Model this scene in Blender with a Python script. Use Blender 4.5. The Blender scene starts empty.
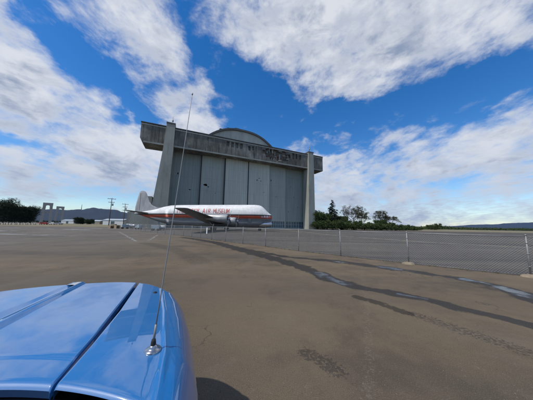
import bpy, bmesh, math, random
import numpy as np
from mathutils import Vector, Matrix, noise as mnoise
random.seed(7)
scene = bpy.context.scene
COL = scene.collection
RAD = math.radians

# ------------------------------------------------------------------ helpers
def tag(o, label=None, cat=None, group=None, kind=None):
    if label: o['label'] = label
    if cat: o['category'] = cat
    if group: o['group'] = group
    if kind: o['kind'] = kind
    return o

def empty(name, loc=(0, 0, 0), rz=0.0):
    o = bpy.data.objects.new(name, None)
    o.empty_display_size = 0.3
    o.location = loc
    o.rotation_euler = (0, 0, rz)
    COL.objects.link(o)
    return o

class MB:
    def __init__(s):
        s.v = []; s.f = []; s.m = []; s.sm = []
    def add(s, vs, fs, mi=0, smooth=False):
        b = len(s.v)
        s.v += [tuple(v) for v in vs]
        for f in fs:
            s.f.append(tuple(b + i for i in f)); s.m.append(mi); s.sm.append(smooth)
        return s
    def box(s, x0, x1, y0, y1, z0, z1, mi=0):
        vs = [(x, y, z) for z in (z0, z1) for y in (y0, y1) for x in (x0, x1)]
        return s.add(vs, [(0, 2, 3, 1), (4, 5, 7, 6), (0, 1, 5, 4), (2, 6, 7, 3), (0, 4, 6, 2), (1, 3, 7, 5)], mi)
    def hexa(s, lo, hi, mi=0):
        """lo/hi: 4 points each, counterclockwise seen from above"""
        return s.add(list(lo) + list(hi), [(3, 2, 1, 0), (4, 5, 6, 7), (0, 1, 5, 4), (1, 2, 6, 5), (2, 3, 7, 6), (3, 0, 4, 7)], mi)
    def prism(s, poly, axis, a0, a1, mi=0):
        """2-D polygon extruded along axis 'x','y' or 'z'"""
        n = len(poly)
        def P(p, a):
            return {'x': (a, p[0], p[1]), 'y': (p[0], a, p[1]), 'z': (p[0], p[1], a)}[axis]
        vs = [P(p, a0) for p in poly] + [P(p, a1) for p in poly]
        fs = [tuple(range(n))[::-1], tuple(range(n, 2 * n))]
        fs += [(i, (i + 1) % n, n + (i + 1) % n, n + i) for i in range(n)]
        return s.add(vs, fs, mi)
    def tube(s, pts, radii, n=8, mi=0, cap=True, smooth=True):
        pts = [Vector(p) for p in pts]
        if not hasattr(radii, '__len__'): radii = [radii] * len(pts)
        vs = []; fs = []
        for i, p in enumerate(pts):
            d = (pts[min(i + 1, len(pts) - 1)] - pts[max(i - 1, 0)])
            if d.length < 1e-9: d = Vector((0, 0, 1))
            d.normalize()
            a = d.cross(Vector((0, 0, 1)) if abs(d.z) < 0.9 else Vector((1, 0, 0))).normalized()
            b = d.cross(a)
            for k in range(n):
                t = 2 * math.pi * k / n
                vs.append(p + (a * math.cos(t) + b * math.sin(t)) * radii[i])
        for i in range(len(pts) - 1):
            for k in range(n):
                fs.append((i * n + k, (i + 1) * n + k, (i + 1) * n + (k + 1) % n, i * n + (k + 1) % n))
        s.add(vs, fs, mi, smooth)
        if cap:
            b = len(s.v) - len(vs)
            s.f.append(tuple(b + k for k in range(n))); s.m.append(mi); s.sm.append(False)
            b2 = b + (len(pts) - 1) * n
            s.f.append(tuple(b2 + k for k in range(n))[::-1]); s.m.append(mi); s.sm.append(False)
        return s
    def lathe(s, prof, axis='z', c=(0, 0, 0), n=24, mi=0, sm=True):
        """prof: list of (along, radius)"""
        vs = []; fs = []
        for a, r in prof:
            for k in range(n):
                t = 2 * math.pi * k / n
                p, q = r * math.cos(t), r * math.sin(t)
                if axis == 'z': vs.append((c[0] + p, c[1] + q, c[2] + a))
                elif axis == 'x': vs.append((c[0] + a, c[1] + p, c[2] + q))
                else: vs.append((c[0] + q, c[1] + a, c[2] + p))
        for i in range(len(prof) - 1):
            for k in range(n):
                fs.append((i * n + k, i * n + (k + 1) % n, (i + 1) * n + (k + 1) % n, (i + 1) * n + k))
        return s.add(vs, fs, mi, sm)
    def grid(s, rows, mi=0, smooth=True, closed=False):
        """rows: list of equal-length point lists"""
        m = len(rows[0]); vs = [p for r in rows for p in r]; fs = []
        for i in range(len(rows) - 1):
            for j in range(m if closed else m - 1):
                fs.append((i * m + j, i * m + (j + 1) % m, (i + 1) * m + (j + 1) % m, (i + 1) * m + j))
        return s.add(vs, fs, mi, smooth)
    def build(s, name, mats, parent=None, fix=True, loc=None, rz=0):
        me = bpy.data.meshes.new(name)
        me.from_pydata([tuple(map(float, v)) for v in s.v], [], s.f)
        if not isinstance(mats, (list, tuple)): mats = [mats]
        for m in mats: me.materials.append(m)
        me.polygons.foreach_set('material_index', s.m)
        me.polygons.foreach_set('use_smooth', s.sm)
        if fix:
            bm = bmesh.new(); bm.from_mesh(me)
            bmesh.ops.recalc_face_normals(bm, faces=bm.faces)
            bm.to_mesh(me); bm.free()
        me.update()
        o = bpy.data.objects.new(name, me)
        COL.objects.link(o)
        if parent is not None: o.parent = parent
        if loc is not None: o.location = loc
        if rz: o.rotation_euler = (0, 0, rz)
        return o

def bevel(o, w, seg=2, ang=30):
    m = o.modifiers.new('bevel', 'BEVEL'); m.width = w; m.segments = seg
    m.limit_method = 'ANGLE'; m.angle_limit = RAD(ang)
    return o

def cut(o, cutters):
    """carve the cutter boxes out of o for good; the cutters are deleted"""
    c = cutters.build('cutter', o.data.materials[0])
    if o.parent:
        c.parent = o.parent
    m = o.modifiers.new('cut', 'BOOLEAN'); m.object = c; m.solver = 'EXACT'; m.operation = 'DIFFERENCE'; m.use_self = True
    bpy.context.view_layer.update()
    dg = bpy.context.evaluated_depsgraph_get()
    me = bpy.data.meshes.new_from_object(o.evaluated_get(dg))
    o.modifiers.clear(); o.data = me
    bpy.data.objects.remove(c)
    return o

def copy_tree(o, parent=None):
    c = o.copy(); COL.objects.link(c)
    if parent is not None: c.parent = parent
    for ch in list(o.children): copy_tree(ch, c)
    return c

# ------------------------------------------------------------------ materials
class NT:
    def __init__(s, name):
        s.mat = bpy.data.materials.new(name); s.mat.use_nodes = True
        s.t = s.mat.node_tree; s.n = s.t.nodes
        s.b = s.n['Principled BSDF']; s.out = s.n['Material Output']
        s.tc = s.n.new('ShaderNodeTexCoord')
    def link(s, a, b): s.t.links.new(a, b)
    def new(s, t, **kw):
        x = s.n.new(t)
        for k, v in kw.items(): setattr(x, k, v)
        return x
    def noise(s, scale=(1, 1, 1), sc=1.0, detail=6, rough=0.6, coord='Object', dist=0.0, loc=(0, 0, 0)):
        mp = s.new('ShaderNodeMapping'); mp.inputs['Scale'].default_value = scale; mp.inputs['Location'].default_value = loc
        s.link(s.tc.outputs[coord], mp.inputs[0])
        x = s.new('ShaderNodeTexNoise'); x.inputs['Scale'].default_value = sc
        x.inputs['Detail'].default_value = detail; x.inputs['Roughness'].default_value = rough
        x.inputs['Distortion'].default_value = dist
        s.link(mp.outputs[0], x.inputs['Vector'])
        return x.outputs['Fac']
    def ramp(s, fac, stops, interp='LINEAR'):
        r = s.new('ShaderNodeValToRGB'); r.color_ramp.interpolation = interp
        e = r.color_ramp.elements
        while len(e) > 1: e.remove(e[-1])
        for i, (p, c) in enumerate(stops):
            if not hasattr(c, '__len__'): c = (c, c, c)
            if i == 0: e[0].position = p; e[0].color = (*c, 1)
            else:
                q = e.new(p); q.color = (*c, 1)
        s.link(fac, r.inputs[0]); return r.outputs[0]
    def mix(s, fac, a, b, mode='MIX'):
        m = s.new('ShaderNodeMix', data_type='RGBA', blend_type=mode)
        for sock, v in ((m.inputs['Factor'], fac), (m.inputs['A'], a), (m.inputs['B'], b)):
            if hasattr(v, 'default_value'): s.link(v, sock)
            elif hasattr(v, '__len__'): sock.default_value = (*v, 1) if len(v) == 3 else v
            else: sock.default_value = v if sock.type == 'VALUE' else (v, v, v, 1)
        return m.outputs['Result']
    def math(s, op, a, b=None, c=None, clamp=False):
        m = s.new('ShaderNodeMath', operation=op, use_clamp=clamp)
        for i, v in enumerate((a, b, c)):
            if v is None: continue
            if hasattr(v, 'default_value'): s.link(v, m.inputs[i])
            else: m.inputs[i].default_value = v
        return m.outputs[0]
    def mr(s, v, a, b, c=0.0, d=1.0, smooth=True):
        m = s.new('ShaderNodeMapRange', interpolation_type='SMOOTHSTEP' if smooth else 'LINEAR')
        s.link(v, m.inputs[0])
        for i, q in enumerate((a, b, c, d)): m.inputs[i + 1].default_value = q
        return m.outputs[0]
    def bump(s, h, strength=0.3, dist=0.02):
        b = s.new('ShaderNodeBump'); b.inputs['Strength'].default_value = strength; b.inputs['Distance'].default_value = dist
        s.link(h, b.inputs['Height']); s.link(b.outputs[0], s.b.inputs['Normal']); return s
    def set(s, **kw):
        for k, v in kw.items():
            sock = s.b.inputs[k.replace('_', ' ')]
            if hasattr(v, 'default_value'): s.link(v, sock)
            elif hasattr(v, '__len__') and len(v) == 3 and sock.type == 'RGBA': sock.default_value = (*v, 1)
            else: sock.default_value = v
        return s

def simple(name, col, rough=0.6, metal=0.0, var=0.25, sc=2.0, stretch=(1, 1, 1), bump=0.0, **kw):
    t = NT(name)
    n = t.noise(stretch, sc)
    lo = [c * (1 - var) for c in col]; hi = [min(1, c * (1 + var)) for c in col]
    t.set(Base_Color=t.ramp(n, [(0.3, lo), (0.7, hi)]), Roughness=rough, Metallic=metal, **kw)
    if bump: t.bump(n, bump, 0.02)
    return t.mat

def concrete(name, base, stain=(0.06, 0.055, 0.05), amount=0.6, sc=0.35):
    t = NT(name)
    big = t.noise((1, 1, 0.35), sc * 0.5, 8)
    streak = t.noise((1, 1, 0.05), sc * 3.5, 8, 0.7)
    fine = t.noise((1, 1, 1), sc * 9, 8, 0.7)
    c = t.ramp(big, [(0.3, [v * 0.72 for v in base]), (0.7, [v * 1.18 for v in base])])
    m = t.mr(streak, 0.5, 0.78, 0, amount)
    c = t.mix(m, c, stain)
    c = t.mix(0.35, c, t.ramp(fine, [(0.3, 0.45), (0.7, 1.0)]), 'MULTIPLY')
    t.set(Base_Color=c, Roughness=0.9)
    t.bump(fine, 0.35, 0.05)
    return t.mat

M = {}
M['hangar_conc'] = concrete('hangar_concrete', (0.50, 0.50, 0.43), amount=0.35)
t = NT('header_concrete')
b1_ = t.noise((1, 1, 0.6), 0.16, 9, 0.7); b2_ = t.noise((1, 1, 0.05), 1.3, 9, 0.72); b3_ = t.noise((0.25, 1, 1.4), 0.8, 8, 0.7, loc=(5, 0, 2)); b4_ = t.noise((1, 1, 1), 2.6, 8, 0.75)
c = t.ramp(b1_, [(0.36, (0.085, 0.080, 0.068)), (0.52, (0.165, 0.155, 0.13)), (0.66, (0.31, 0.30, 0.26))])
c = t.mix(t.mr(b2_, 0.47, 0.66, 0, 0.85), c, (0.045, 0.042, 0.036))
c = t.mix(t.mr(b3_, 0.56, 0.70, 0, 0.6), c, (0.10, 0.065, 0.04))
c = t.mix(t.mr(b4_, 0.60, 0.74, 0, 0.55), c, (0.40, 0.39, 0.34))
t.set(Base_Color=c, Roughness=0.92); t.bump(b4_, 0.4, 0.06); M['beam'] = t.mat
M['pylon'] = concrete('pylon_concrete', (0.36, 0.36, 0.31), (0.13, 0.13, 0.12), 0.5)
M['roof'] = simple('roof_cladding', (0.09, 0.09, 0.09), 0.85, var=0.3, sc=0.2)
M['seam'] = simple('door_seal', (0.035, 0.04, 0.04), 0.9)
M['rust'] = simple('rusty_debris', (0.13, 0.07, 0.04), 0.9, var=0.5, sc=1.5)

def door_mat(name, base):
    t = NT(name)
    tall = t.noise((1, 1, 0.03), 1.6, 8, 0.7)
    wide = t.noise((1, 1, 0.4), 0.12, 6)
    grime = t.noise((1, 1, 0.12), 0.9, 8, 0.7, loc=(3, 7, 1))
    c = t.ramp(tall, [(0.3, [v * 0.75 for v in base]), (0.7, [v * 1.12 for v in base])])
    c = t.mix(t.mr(wide, 0.4, 0.65, 0, 0.35), c, [v * 0.7 for v in base])
    c = t.mix(t.mr(grime, 0.56, 0.8, 0, 0.5), c, (0.06, 0.065, 0.065))
    # sheet joints every 1.1 m, courses every 5.8 m
    sep = t.new('ShaderNodeSeparateXYZ'); t.link(t.tc.outputs['Object'], sep.inputs[0])
    fr = t.math('FRACT', t.math('MULTIPLY', sep.outputs[0], 1 / 1.12))
    jn = t.math('LESS_THAN', fr, 0.05)
    fz = t.math('FRACT', t.math('MULTIPLY', sep.outputs[2], 1 / 5.8))
    jz = t.math('LESS_THAN', fz, 0.012)
    c = t.mix(t.math('MULTIPLY', t.math('MAXIMUM', jn, jz), 0.6), c, [v * 0.45 for v in base])
    t.set(Base_Color=c, Roughness=0.65)
    w = t.math('SINE', t.math('MULTIPLY', sep.outputs[0], 2 * math.pi / 0.28))
    t.bump(w, 0.25, 0.03)
    return t.mat
M['door_a'] = door_mat('door_leaf_light', (0.53, 0.53, 0.45))
M['door_b'] = door_mat('door_leaf_mid', (0.365, 0.385, 0.34))
M['door_c'] = door_mat('door_leaf_grey', (0.27, 0.30, 0.275))
M['win_dark'] = simple('door_glass', (0.05, 0.09, 0.11), 0.15, var=0.4, sc=0.6)
M['steel_pale'] = simple('pale_steel', (0.35, 0.4, 0.42), 0.5, var=0.15)
M['galv'] = simple('galvanised_steel', (0.26, 0.26, 0.25), 0.55, 0.35, var=0.2, sc=5)
M['dark'] = simple('dark_void', (0.012, 0.012, 0.012), 0.9)
M['rubber'] = simple('tyre_rubber', (0.02, 0.02, 0.02), 0.8)
M['chrome'] = simple('chrome', (0.8, 0.8, 0.8), 0.08, 1.0, var=0.02)
M['alu'] = simple('bare_aluminium', (0.55, 0.55, 0.57), 0.3, 0.85, var=0.15, sc=0.8)
M['white_paint'] = simple('white_paint', (0.72, 0.72, 0.70), 0.5, var=0.06)
M['wood_pole'] = simple('weathered_pole_wood', (0.10, 0.08, 0.06), 0.9, stretch=(1, 1, 0.1), sc=8)
M['wood_pale'] = simple('pale_timber', (0.34, 0.26, 0.17), 0.85, stretch=(1, 1, 0.3), sc=4)
M['red_paint'] = simple('red_vehicle_paint', (0.32, 0.02, 0.02), 0.35, var=0.1)
M['block'] = simple('barrier_concrete', (0.36, 0.33, 0.28), 0.9, var=0.2, sc=3)

# ------------------------------------------------------------------ camera
f_px = 195.0
pitch = math.atan(25.5 / 195); roll = math.atan(9 / 533)
cam_d = bpy.data.cameras.new('camera'); cam = bpy.data.objects.new('camera', cam_d); COL.objects.link(cam)
cam_d.sensor_fit = 'HORIZONTAL'; cam_d.sensor_width = 36; cam_d.lens = 36 * f_px / 533
cam_d.clip_start = 0.02; cam_d.clip_end = 60000
Fv = Vector((0, math.cos(pitch), math.sin(pitch))); U0 = Vector((0, -math.sin(pitch), math.cos(pitch))); R0 = Vector((1, 0, 0))
Rv = R0 * math.cos(roll) + U0 * math.sin(roll); Uv = -R0 * math.sin(roll) + U0 * math.cos(roll)
mat = Matrix((Rv, Uv, -Fv)).transposed().to_4x4(); mat.translation = (0, 0, 1.7)
cam.matrix_world = mat
scene.camera = cam

# ------------------------------------------------------------------ sun and sky
SUN_EL = RAD(55)
sh = Vector((-0.86, -0.52, 0)).normalized()
sdir = Vector((sh.x * math.cos(SUN_EL), sh.y * math.cos(SUN_EL), math.sin(SUN_EL)))
sun_d = bpy.data.lights.new('sun', 'SUN'); sun_d.energy = 3.4; sun_d.angle = RAD(0.6); sun_d.color = (1, 0.95, 0.87)
sun = bpy.data.objects.new('sun', sun_d); COL.objects.link(sun)
sun.rotation_euler = sdir.to_track_quat('Z', 'Y').to_euler()

world = bpy.data.worlds.new('World'); scene.world = world; world.use_nodes = True
wt = world.node_tree; wn = wt.nodes; wn.clear()
class WT(NT):
    def __init__(s):
        s.t = wt; s.n = wn; s.tc = s.n.new('ShaderNodeTexCoord')
w = WT()
sky = w.new('ShaderNodeTexSky'); sky.sky_type = 'NISHITA'; sky.sun_disc = False
sky.sun_elevation = SUN_EL; sky.sun_rotation = math.atan2(sh.x, sh.y); sky.altitude = 0
sky.air_density = 1.0; sky.dust_density = 0.2; sky.ozone_density = 2.0
hs = w.new('ShaderNodeHueSaturation'); hs.inputs['Saturation'].default_value = 1.40; hs.inputs['Hue'].default_value = 0.506; hs.inputs['Value'].default_value = 1.0
w.link(sky.outputs[0], hs.inputs['Color'])
bg_sky = w.new('ShaderNodeBackground'); bg_sky.inputs['Strength'].default_value = 0.15
w.link(hs.outputs[0], bg_sky.inputs['Color'])
D = w.tc.outputs['Generated']
sep = w.new('ShaderNodeSeparateXYZ'); w.link(D, sep.inputs[0])
zc = w.math('ADD', w.math('MAXIMUM', sep.outputs[2], 0.0), 0.10)
dx = w.math('DIVIDE', sep.outputs[0], zc); dy = w.math('DIVIDE', sep.outputs[1], zc)
plane = w.new('ShaderNodeCombineXYZ'); w.link(dx, plane.inputs[0]); w.link(dy, plane.inputs[1])
def wnoise(sc, scale, rot=0.0, detail=8, rough=0.6, loc=(0, 0, 0), dist=0.0, flat=True):
    mp = w.new('ShaderNodeMapping'); mp.inputs['Scale'].default_value = scale
    mp.inputs['Rotation'].default_value = (0, 0, rot); mp.inputs['Location'].default_value = loc
    w.link(plane.outputs[0] if flat else D, mp.inputs[0])
    x = w.new('ShaderNodeTexNoise'); x.inputs['Scale'].default_value = sc; x.inputs['Detail'].default_value = detail
    x.inputs['Roughness'].default_value = rough; x.inputs['Distortion'].default_value = dist
    w.link(mp.outputs[0], x.inputs['Vector']); return x.outputs['Fac']
# azimuth / elevation in degrees: the large cloud banks and gaps have fixed bearings
az = w.math('MULTIPLY', w.math('ARCTAN2', sep.outputs[0], sep.outputs[1]), 180 / math.pi)
el = w.math('MULTIPLY', w.math('ARCSINE', sep.outputs[2]), 180 / math.pi)
wob1 = wnoise(5.0, (1, 1, 1.5), 0, 5, 0.6, (5, 2, 0), flat=False); wob2 = wnoise(5.0, (1, 1, 1.5), 0, 5, 0.6, (1, 9, 0), flat=False)
az2 = w.math('ADD', az, w.math('MULTIPLY', w.math('SUBTRACT', wob1, 0.5), 14))
el2 = w.math('ADD', el, w.math('MULTIPLY', w.math('SUBTRACT', wob2, 0.5), 9))
ae = w.new('ShaderNodeCombineXYZ'); w.link(az2, ae.inputs[0]); w.link(el2, ae.inputs[1])
BLOBS = [  # (bearing, elevation, half-width, half-height, turn, amount) of cloud banks (+) and clear gaps (-)
    (-8, 53, 14, 5, 0, 0.45), (55, 31, 10, 3, -8, 0.3), (24, 33, 14, 2.5, -6, 0.45), (40, 54, 60, 13, 0, 0.62), (10, 46, 22, 8, 0, 0.5), (12, 40, 14, 5, -12, 0.45), (30, 38.5, 16, 7, -10, 0.55), (54, 39, 14, 8, 0, 0.5),   # high bank to the right
    (-42, 46, 15, 10, -30, 0.65), (-28, 36, 12, 8, -48, 0.7), (-19, 26, 12, 6, -35, 0.7), (-9, 20, 13, 5, -12, 0.6), (-58, 36, 8, 6, -20, 0.45),   # diagonal band
    (-52, 24, 22, 7.5, -24, 0.6), (-36, 15, 22, 8, -12, 0.6), (-30, 9, 24, 5, 0, 0.55), (-55, 8, 14, 5, 0, 0.55),                             # left bank
    (36, 11, 36, 10.5, -3, 1.0), (6, 18, 9, 5, 0, 0.7), (14, 14, 14, 5.5, 0, 0.9), (22, 17, 12, 3.5, 0, 0.6), (55, 13, 14, 8, 0, 0.5), (30, 4, 48, 6, 0, 0.8), (20, 8, 20, 5, 0, 0.4),   # bank low right
    (-4, 36, 13, 8, -20, -0.8), (12, 30, 22, 5.5, 0, -0.8), (36, 28, 26, 5.0, -4, -0.9), (56, 27, 14, 4.5, 0, -0.8), (0, 25, 9, 4, 0, -0.7), (20, 22, 12, 2.5, 0, -0.5),  # blue band
    (-50, 34, 9, 3.6, -34, -0.85), (-38, 28.5, 9, 2.6, -40, -0.8), (-30, 20, 5, 2.0, -30, -0.6), (-57, 14, 5, 2.6, 0, -0.7), (-46, 19, 6, 1.6, -20, -0.45), (-40, 12, 5, 1.3, -10, -0.4),
    (-34, 4.5, 18, 1.6, 0, -0.4), (-21, 44, 9, 3, -40, -0.25), (-52, 5, 10, 1.5, 0, 0.4),
]
total = None
for (a, e, ra, re, rot, amp) in BLOBS:
    mp = w.new('ShaderNodeMapping', vector_type='TEXTURE')
    mp.inputs['Location'].default_value = (a, e, 0); mp.inputs['Rotation'].default_value = (0, 0, RAD(rot)); mp.inputs['Scale'].default_value = (ra, re, 1)
    w.link(ae.outputs[0], mp.inputs[0])
    ln = w.new('ShaderNodeVectorMath', operation='LENGTH'); w.link(mp.outputs[0], ln.inputs[0])
    v = w.mr(ln.outputs['Value'], 0.35, 1.25, amp, 0.0)
    total = v if total is None else w.math('ADD', total, v)
total = w.math('MINIMUM', w.math('MAXIMUM', total, -0.85), 0.64)
n1 = wnoise(4.2, (1, 1, 1.7), RAD(25), 10, 0.58, (3.1, 4.7, 0), 0.25, flat=False)
n2 = wnoise(10.5, (1.0, 1.0, 1.8), RAD(-32), 10, 0.6, (1.1, 0.3, 0), 0.3, flat=False)
nz = w.math('ADD', w.math('MULTIPLY', n1, 0.6), w.math('MULTIPLY', n2, 0.4))
n4 = wnoise(8.0, (1, 0.5, 1), RAD(15), 8, 0.65, (0.3, 5.2, 0), 0.3)
nz = w.math('ADD', w.math('MULTIPLY', nz, 0.8), w.math('MULTIPLY', n4, 0.2))
dens = w.math('ADD', w.math('MULTIPLY', w.math('SUBTRACT', nz, 0.5), 6.6), total)
alpha = w.mr(dens, -0.42, 0.95, 0.0, 1.0)
thick = w.mr(dens, 0.35, 1.6, 0.0, 1.0)
n3 = wnoise(6.5, (1, 1, 2.0), RAD(10), 9, 0.6, (7.7, 1.2, 0), 0.4, flat=False)
grey = w.math('MULTIPLY', w.mr(n3, 0.38, 0.62), w.math('ADD', w.math('MULTIPLY', thick, 0.8), 0.2), clamp=True)
ccol = w.mix(grey, (0.80, 0.83, 0.89), (0.30, 0.37, 0.52))
low = w.mr(el, 0.0, 22.0, 1.0, 0.0)          # decks seen edge-on near the horizon show their shaded undersides
ccol = w.mix(w.math('MULTIPLY', low, 0.5), ccol, (0.44, 0.52, 0.66))
bg_c = w.new('ShaderNodeBackground'); bg_c.inputs['Strength'].default_value = 0.92
w.link(ccol, bg_c.inputs['Color'])
mx = w.new('ShaderNodeMixShader'); w.link(w.math('MULTIPLY', alpha, 0.96), mx.inputs[0])
w.link(bg_sky.outputs[0], mx.inputs[1]); w.link(bg_c.outputs[0], mx.inputs[2])
wo = w.new('ShaderNodeOutputWorld'); w.link(mx.outputs[0], wo.inputs['Surface'])
world.cycles.sampling_method = 'MANUAL'; world.cycles.sample_map_resolution = 1024

# ------------------------------------------------------------------ ground
FENCE = [(12.5, 5.2), (9.69, 7.39), (6.82, 9.57), (4.42, 11.76), (2.27, 13.74), (-0.01, 16.27), (-2.1, 18.35), (-4.14, 20.43), (-6.1, 22.4), (-8.05, 24.46), (-9.9, 26.5), (-11.9, 28.6), (-14.4, 31.0), (-17.0, 33.4), (-19.6, 35.7), (-22.4, 38.5), (-25.2, 41.3), (-28.1, 44.2), (-31.0, 47.1), (-34, 50.0)]
def seg_dist(P, pts):
    best = np.full(P.shape[0], 1e9)
    for a, b in zip(pts[:-1], pts[1:]):
        a = np.array(a); b = np.array(b); d = b - a
        t = np.clip(((P - a) @ d) / (d @ d), 0, 1)
        best = np.minimum(best, np.linalg.norm(P - (a + t[:, None] * d), axis=1))
    return best
def gauss(P, pts, wd):
    return np.clip(1.5 - seg_dist(P, pts) / wd, 0, 1.0)
def make_ground():
    rs = [0.0, 0.3, 0.6]
    r = 0.9
    while r < 60: rs.append(r); r *= 1.0135
    while r < 16000: rs.append(r); r *= 1.16
    angs = []
    a = -62.0
    while a < 62.0: angs.append(a); a += 0.22
    while a < 298.0: angs.append(a); a += 8
    A = np.radians(np.array(angs)); rs = np.array(rs)
    X = rs[:, None] * np.sin(A)[None]; Y = rs[:, None] * np.cos(A)[None]
    nr, na = X.shape
    P = np.stack([X.ravel(), Y.ravel()], 1)
    idx = np.arange(nr * na).reshape(nr, na); nx = np.roll(idx, -1, 1)
    F4 = np.stack([idx[:-1], nx[:-1], nx[1:], idx[1:]], -1).reshape(-1, 4)[:, ::-1]
    V = np.concatenate([P, np.zeros((len(P), 1))], 1)
    und = 0.02 * np.sin(P[:, 0] * 0.35 + 1) * np.sin(P[:, 1] * 0.28)
    me = bpy.data.meshes.new('ground')
    me.vertices.add(len(V)); me.vertices.foreach_set('co', V.ravel())
    me.loops.add(F4.size); me.loops.foreach_set('vertex_index', F4.ravel())
    me.polygons.add(len(F4)); me.polygons.foreach_set('loop_start', np.arange(0, F4.size, 4))
    me.update(calc_edges=True); me.validate()
    def attr(nm, val):
        at = me.attributes.new(nm, 'FLOAT', 'POINT'); at.data.foreach_set('value', np.asarray(val, dtype=np.float32))
    A_ = [(-11, 26), (-8.0, 22.6), (-4.64, 19.0), (-1.04, 13.0), (1.02, 9.55), (1.79, 7.76), (1.95, 6.64), (2.47, 5.93), (3.25, 5.45), (3.88, 4.98), (4.22, 4.43), (4.61, 4.07), (4.8, 3.74), (5.2, 3.1)]
    B_ = [(-2.4, 15.2), (0.0, 12.6), (1.15, 11.1), (2.78, 10.26), (3.83, 9.81), (5.01, 8.75), (5.84, 8.06), (6.55, 7.19), (7.0, 6.6), (6.9, 5.63), (6.6, 4.97), (6.4, 4.2)]
    wob = 1 + 0.35 * np.sin(P[:, 0] * 2.1 + P[:, 1] * 1.3) + 0.25 * np.sin(P[:, 0] * 5.3 - P[:, 1] * 3.1)
    dA = seg_dist(P, A_); wA = np.interp(P[:, 1], [3, 5, 8, 14, 26], [0.14, 0.20, 0.34, 0.65, 0.55]) * wob
    dB = seg_dist(P, B_); wB = np.interp(P[:, 1], [4, 6, 8, 11, 14], [0.36, 0.42, 0.36, 0.38, 0.4]) * wob
    wet = np.maximum(np.clip(1.3 - dA / wA, 0, 1), np.clip(1.3 - dB / wB, 0, 1))
    pud = np.zeros(len(P))
    for pts, wd in (([(1.9, 7.5), (2.05, 6.8), (2.4, 6.1)], 0.17), ([(3.5, 5.28), (3.9, 5.0)], 0.06), ([(5.0, 8.85), (5.5, 8.45), (5.84, 8.02)], 0.2), ([(6.8, 6.9), (7.02, 6.5), (7.0, 5.99), (6.85, 5.4)], 0.22), ([(3.3, 9.95), (3.9, 9.7)], 0.07)):
        pud = np.maximum(pud, np.clip(1.6 - seg_dist(P, pts) / (wd * 1.35 * wob), 0, 1))
    wet = np.maximum(wet, pud)
    damp = 0.75 * gauss(P, [(2.25, 5.02), (2.61, 4.66), (2.86, 4.2)], 0.16)
    spk = 0.62 * gauss(P, [(0.58, 2.88), (0.77, 2.71), (0.86, 2.58)], 0.16)
    spk = np.maximum(spk, 0.55 * gauss(P, [(3.0, 4.1), (3.46, 3.38), (3.72, 2.94)], 0.22))
    spk = np.maximum(spk, 0.55 * gauss(P, [(-10.6, 17.5), (-6.8, 14.2), (-4.5, 11.5), (-3.0, 9.2)], 0.8))
    spk = np.maximum(spk, 0.5 * gauss(P, [(-9.0, 21.0), (-4, 15.8)], 0.6))
    brown = np.clip(1.4 - seg_dist(P, [(-6, 14), (-2.45, 7.61), (-0.34, 4.73), (0.39, 3.18), (0.6, 2.0)]) / 1.2, 0, 1)
    brown = np.maximum(brown, 0.8 * np.clip(1.5 - seg_dist(P, FENCE) / 0.9, 0, 1))
    crack = np.clip(1.5 - seg_dist(P, [(4.75, 9.89), (3.3, 6.9), (2.38, 4.85), (1.58, 3.21), (1.08, 2.17)]) / 0.06, 0, 1)
    # apron beyond the fence is a colder, darker asphalt
    fx = np.array([p[0] for p in FENCE])[::-1]; fy = np.array([p[1] for p in FENCE])[::-1]
    yb = np.interp(P[:, 0], fx, fy)
    yb = np.where(P[:, 0] > 12.5, 5.2 - (P[:, 0] - 12.5) * 0.78, yb); yb = np.where(P[:, 0] < -34, 50 - (P[:, 0] + 34), yb)
    beyond = np.clip((P[:, 1] - yb) / 0.25, 0, 1)
    beyond = np.where(P[:, 0] < -34, np.clip((P[:, 0] + 44) / 10, 0, 1) * beyond, beyond)
    far = np.clip((np.linalg.norm(P, axis=1) - 600) / 400, 0, 1)
    attr('wet', wet); attr('pud', pud); attr('damp', damp); attr('spk', spk); attr('brown', brown); attr('crack', crack); attr('beyond', beyond); attr('far', far)
    return me
gm = make_ground()
t = NT('old_asphalt')
def at(nm):
    a = t.new('ShaderNodeAttribute'); a.attribute_name = nm; return a.outputs['Fac']
big = t.noise(sc=0.11, detail=6); mid = t.noise(sc=0.9, detail=8, rough=0.65); fine = t.noise(sc=24, detail=6, rough=0.7)
grit = t.noise(sc=95, detail=3, rough=0.7)
streaky = t.noise((1.0, 0.10, 1), 0.35, 8, 0.6, loc=(4, 1, 0))
# coordinates turned so that the long bands run with the taxiway
mp = t.new('ShaderNodeMapping'); mp.inputs['Rotation'].default_value = (0, 0, RAD(48)); mp.inputs['Scale'].default_value = (0.06, 0.9, 1)
t.link(t.tc.outputs['Object'], mp.inputs[0])
bn = t.new('ShaderNodeTexNoise'); bn.inputs['Scale'].default_value = 0.55; bn.inputs['Detail'].default_value = 7; t.link(mp.outputs[0], bn.inputs['Vector'])
band = bn.outputs['Fac']
c = t.ramp(big, [(0.32, (0.112, 0.085, 0.052)), (0.68, (0.190, 0.145, 0.090))])
c = t.mix(t.mr(mid, 0.35, 0.7, 0, 0.45), c, (0.072, 0.057, 0.040))
c = t.mix(t.mr(band, 0.45, 0.65, 0, 0.5), c, (0.062, 0.055, 0.045))
c = t.mix(t.mr(streaky, 0.52, 0.72, 0, 0.35), c, (0.15, 0.135, 0.115))
c = t.mix(t.math('MULTIPLY', at('brown'), 0.45), c, (0.155, 0.115, 0.075))
ba = t.ramp(t.noise((1, 1, 1), 0.05, 5), [(0.35, (0.072, 0.063, 0.052)), (0.65, (0.125, 0.108, 0.085))])
ba = t.mix(t.mr(band, 0.42, 0.62, 0, 0.7), ba, (0.045, 0.043, 0.042))
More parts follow.
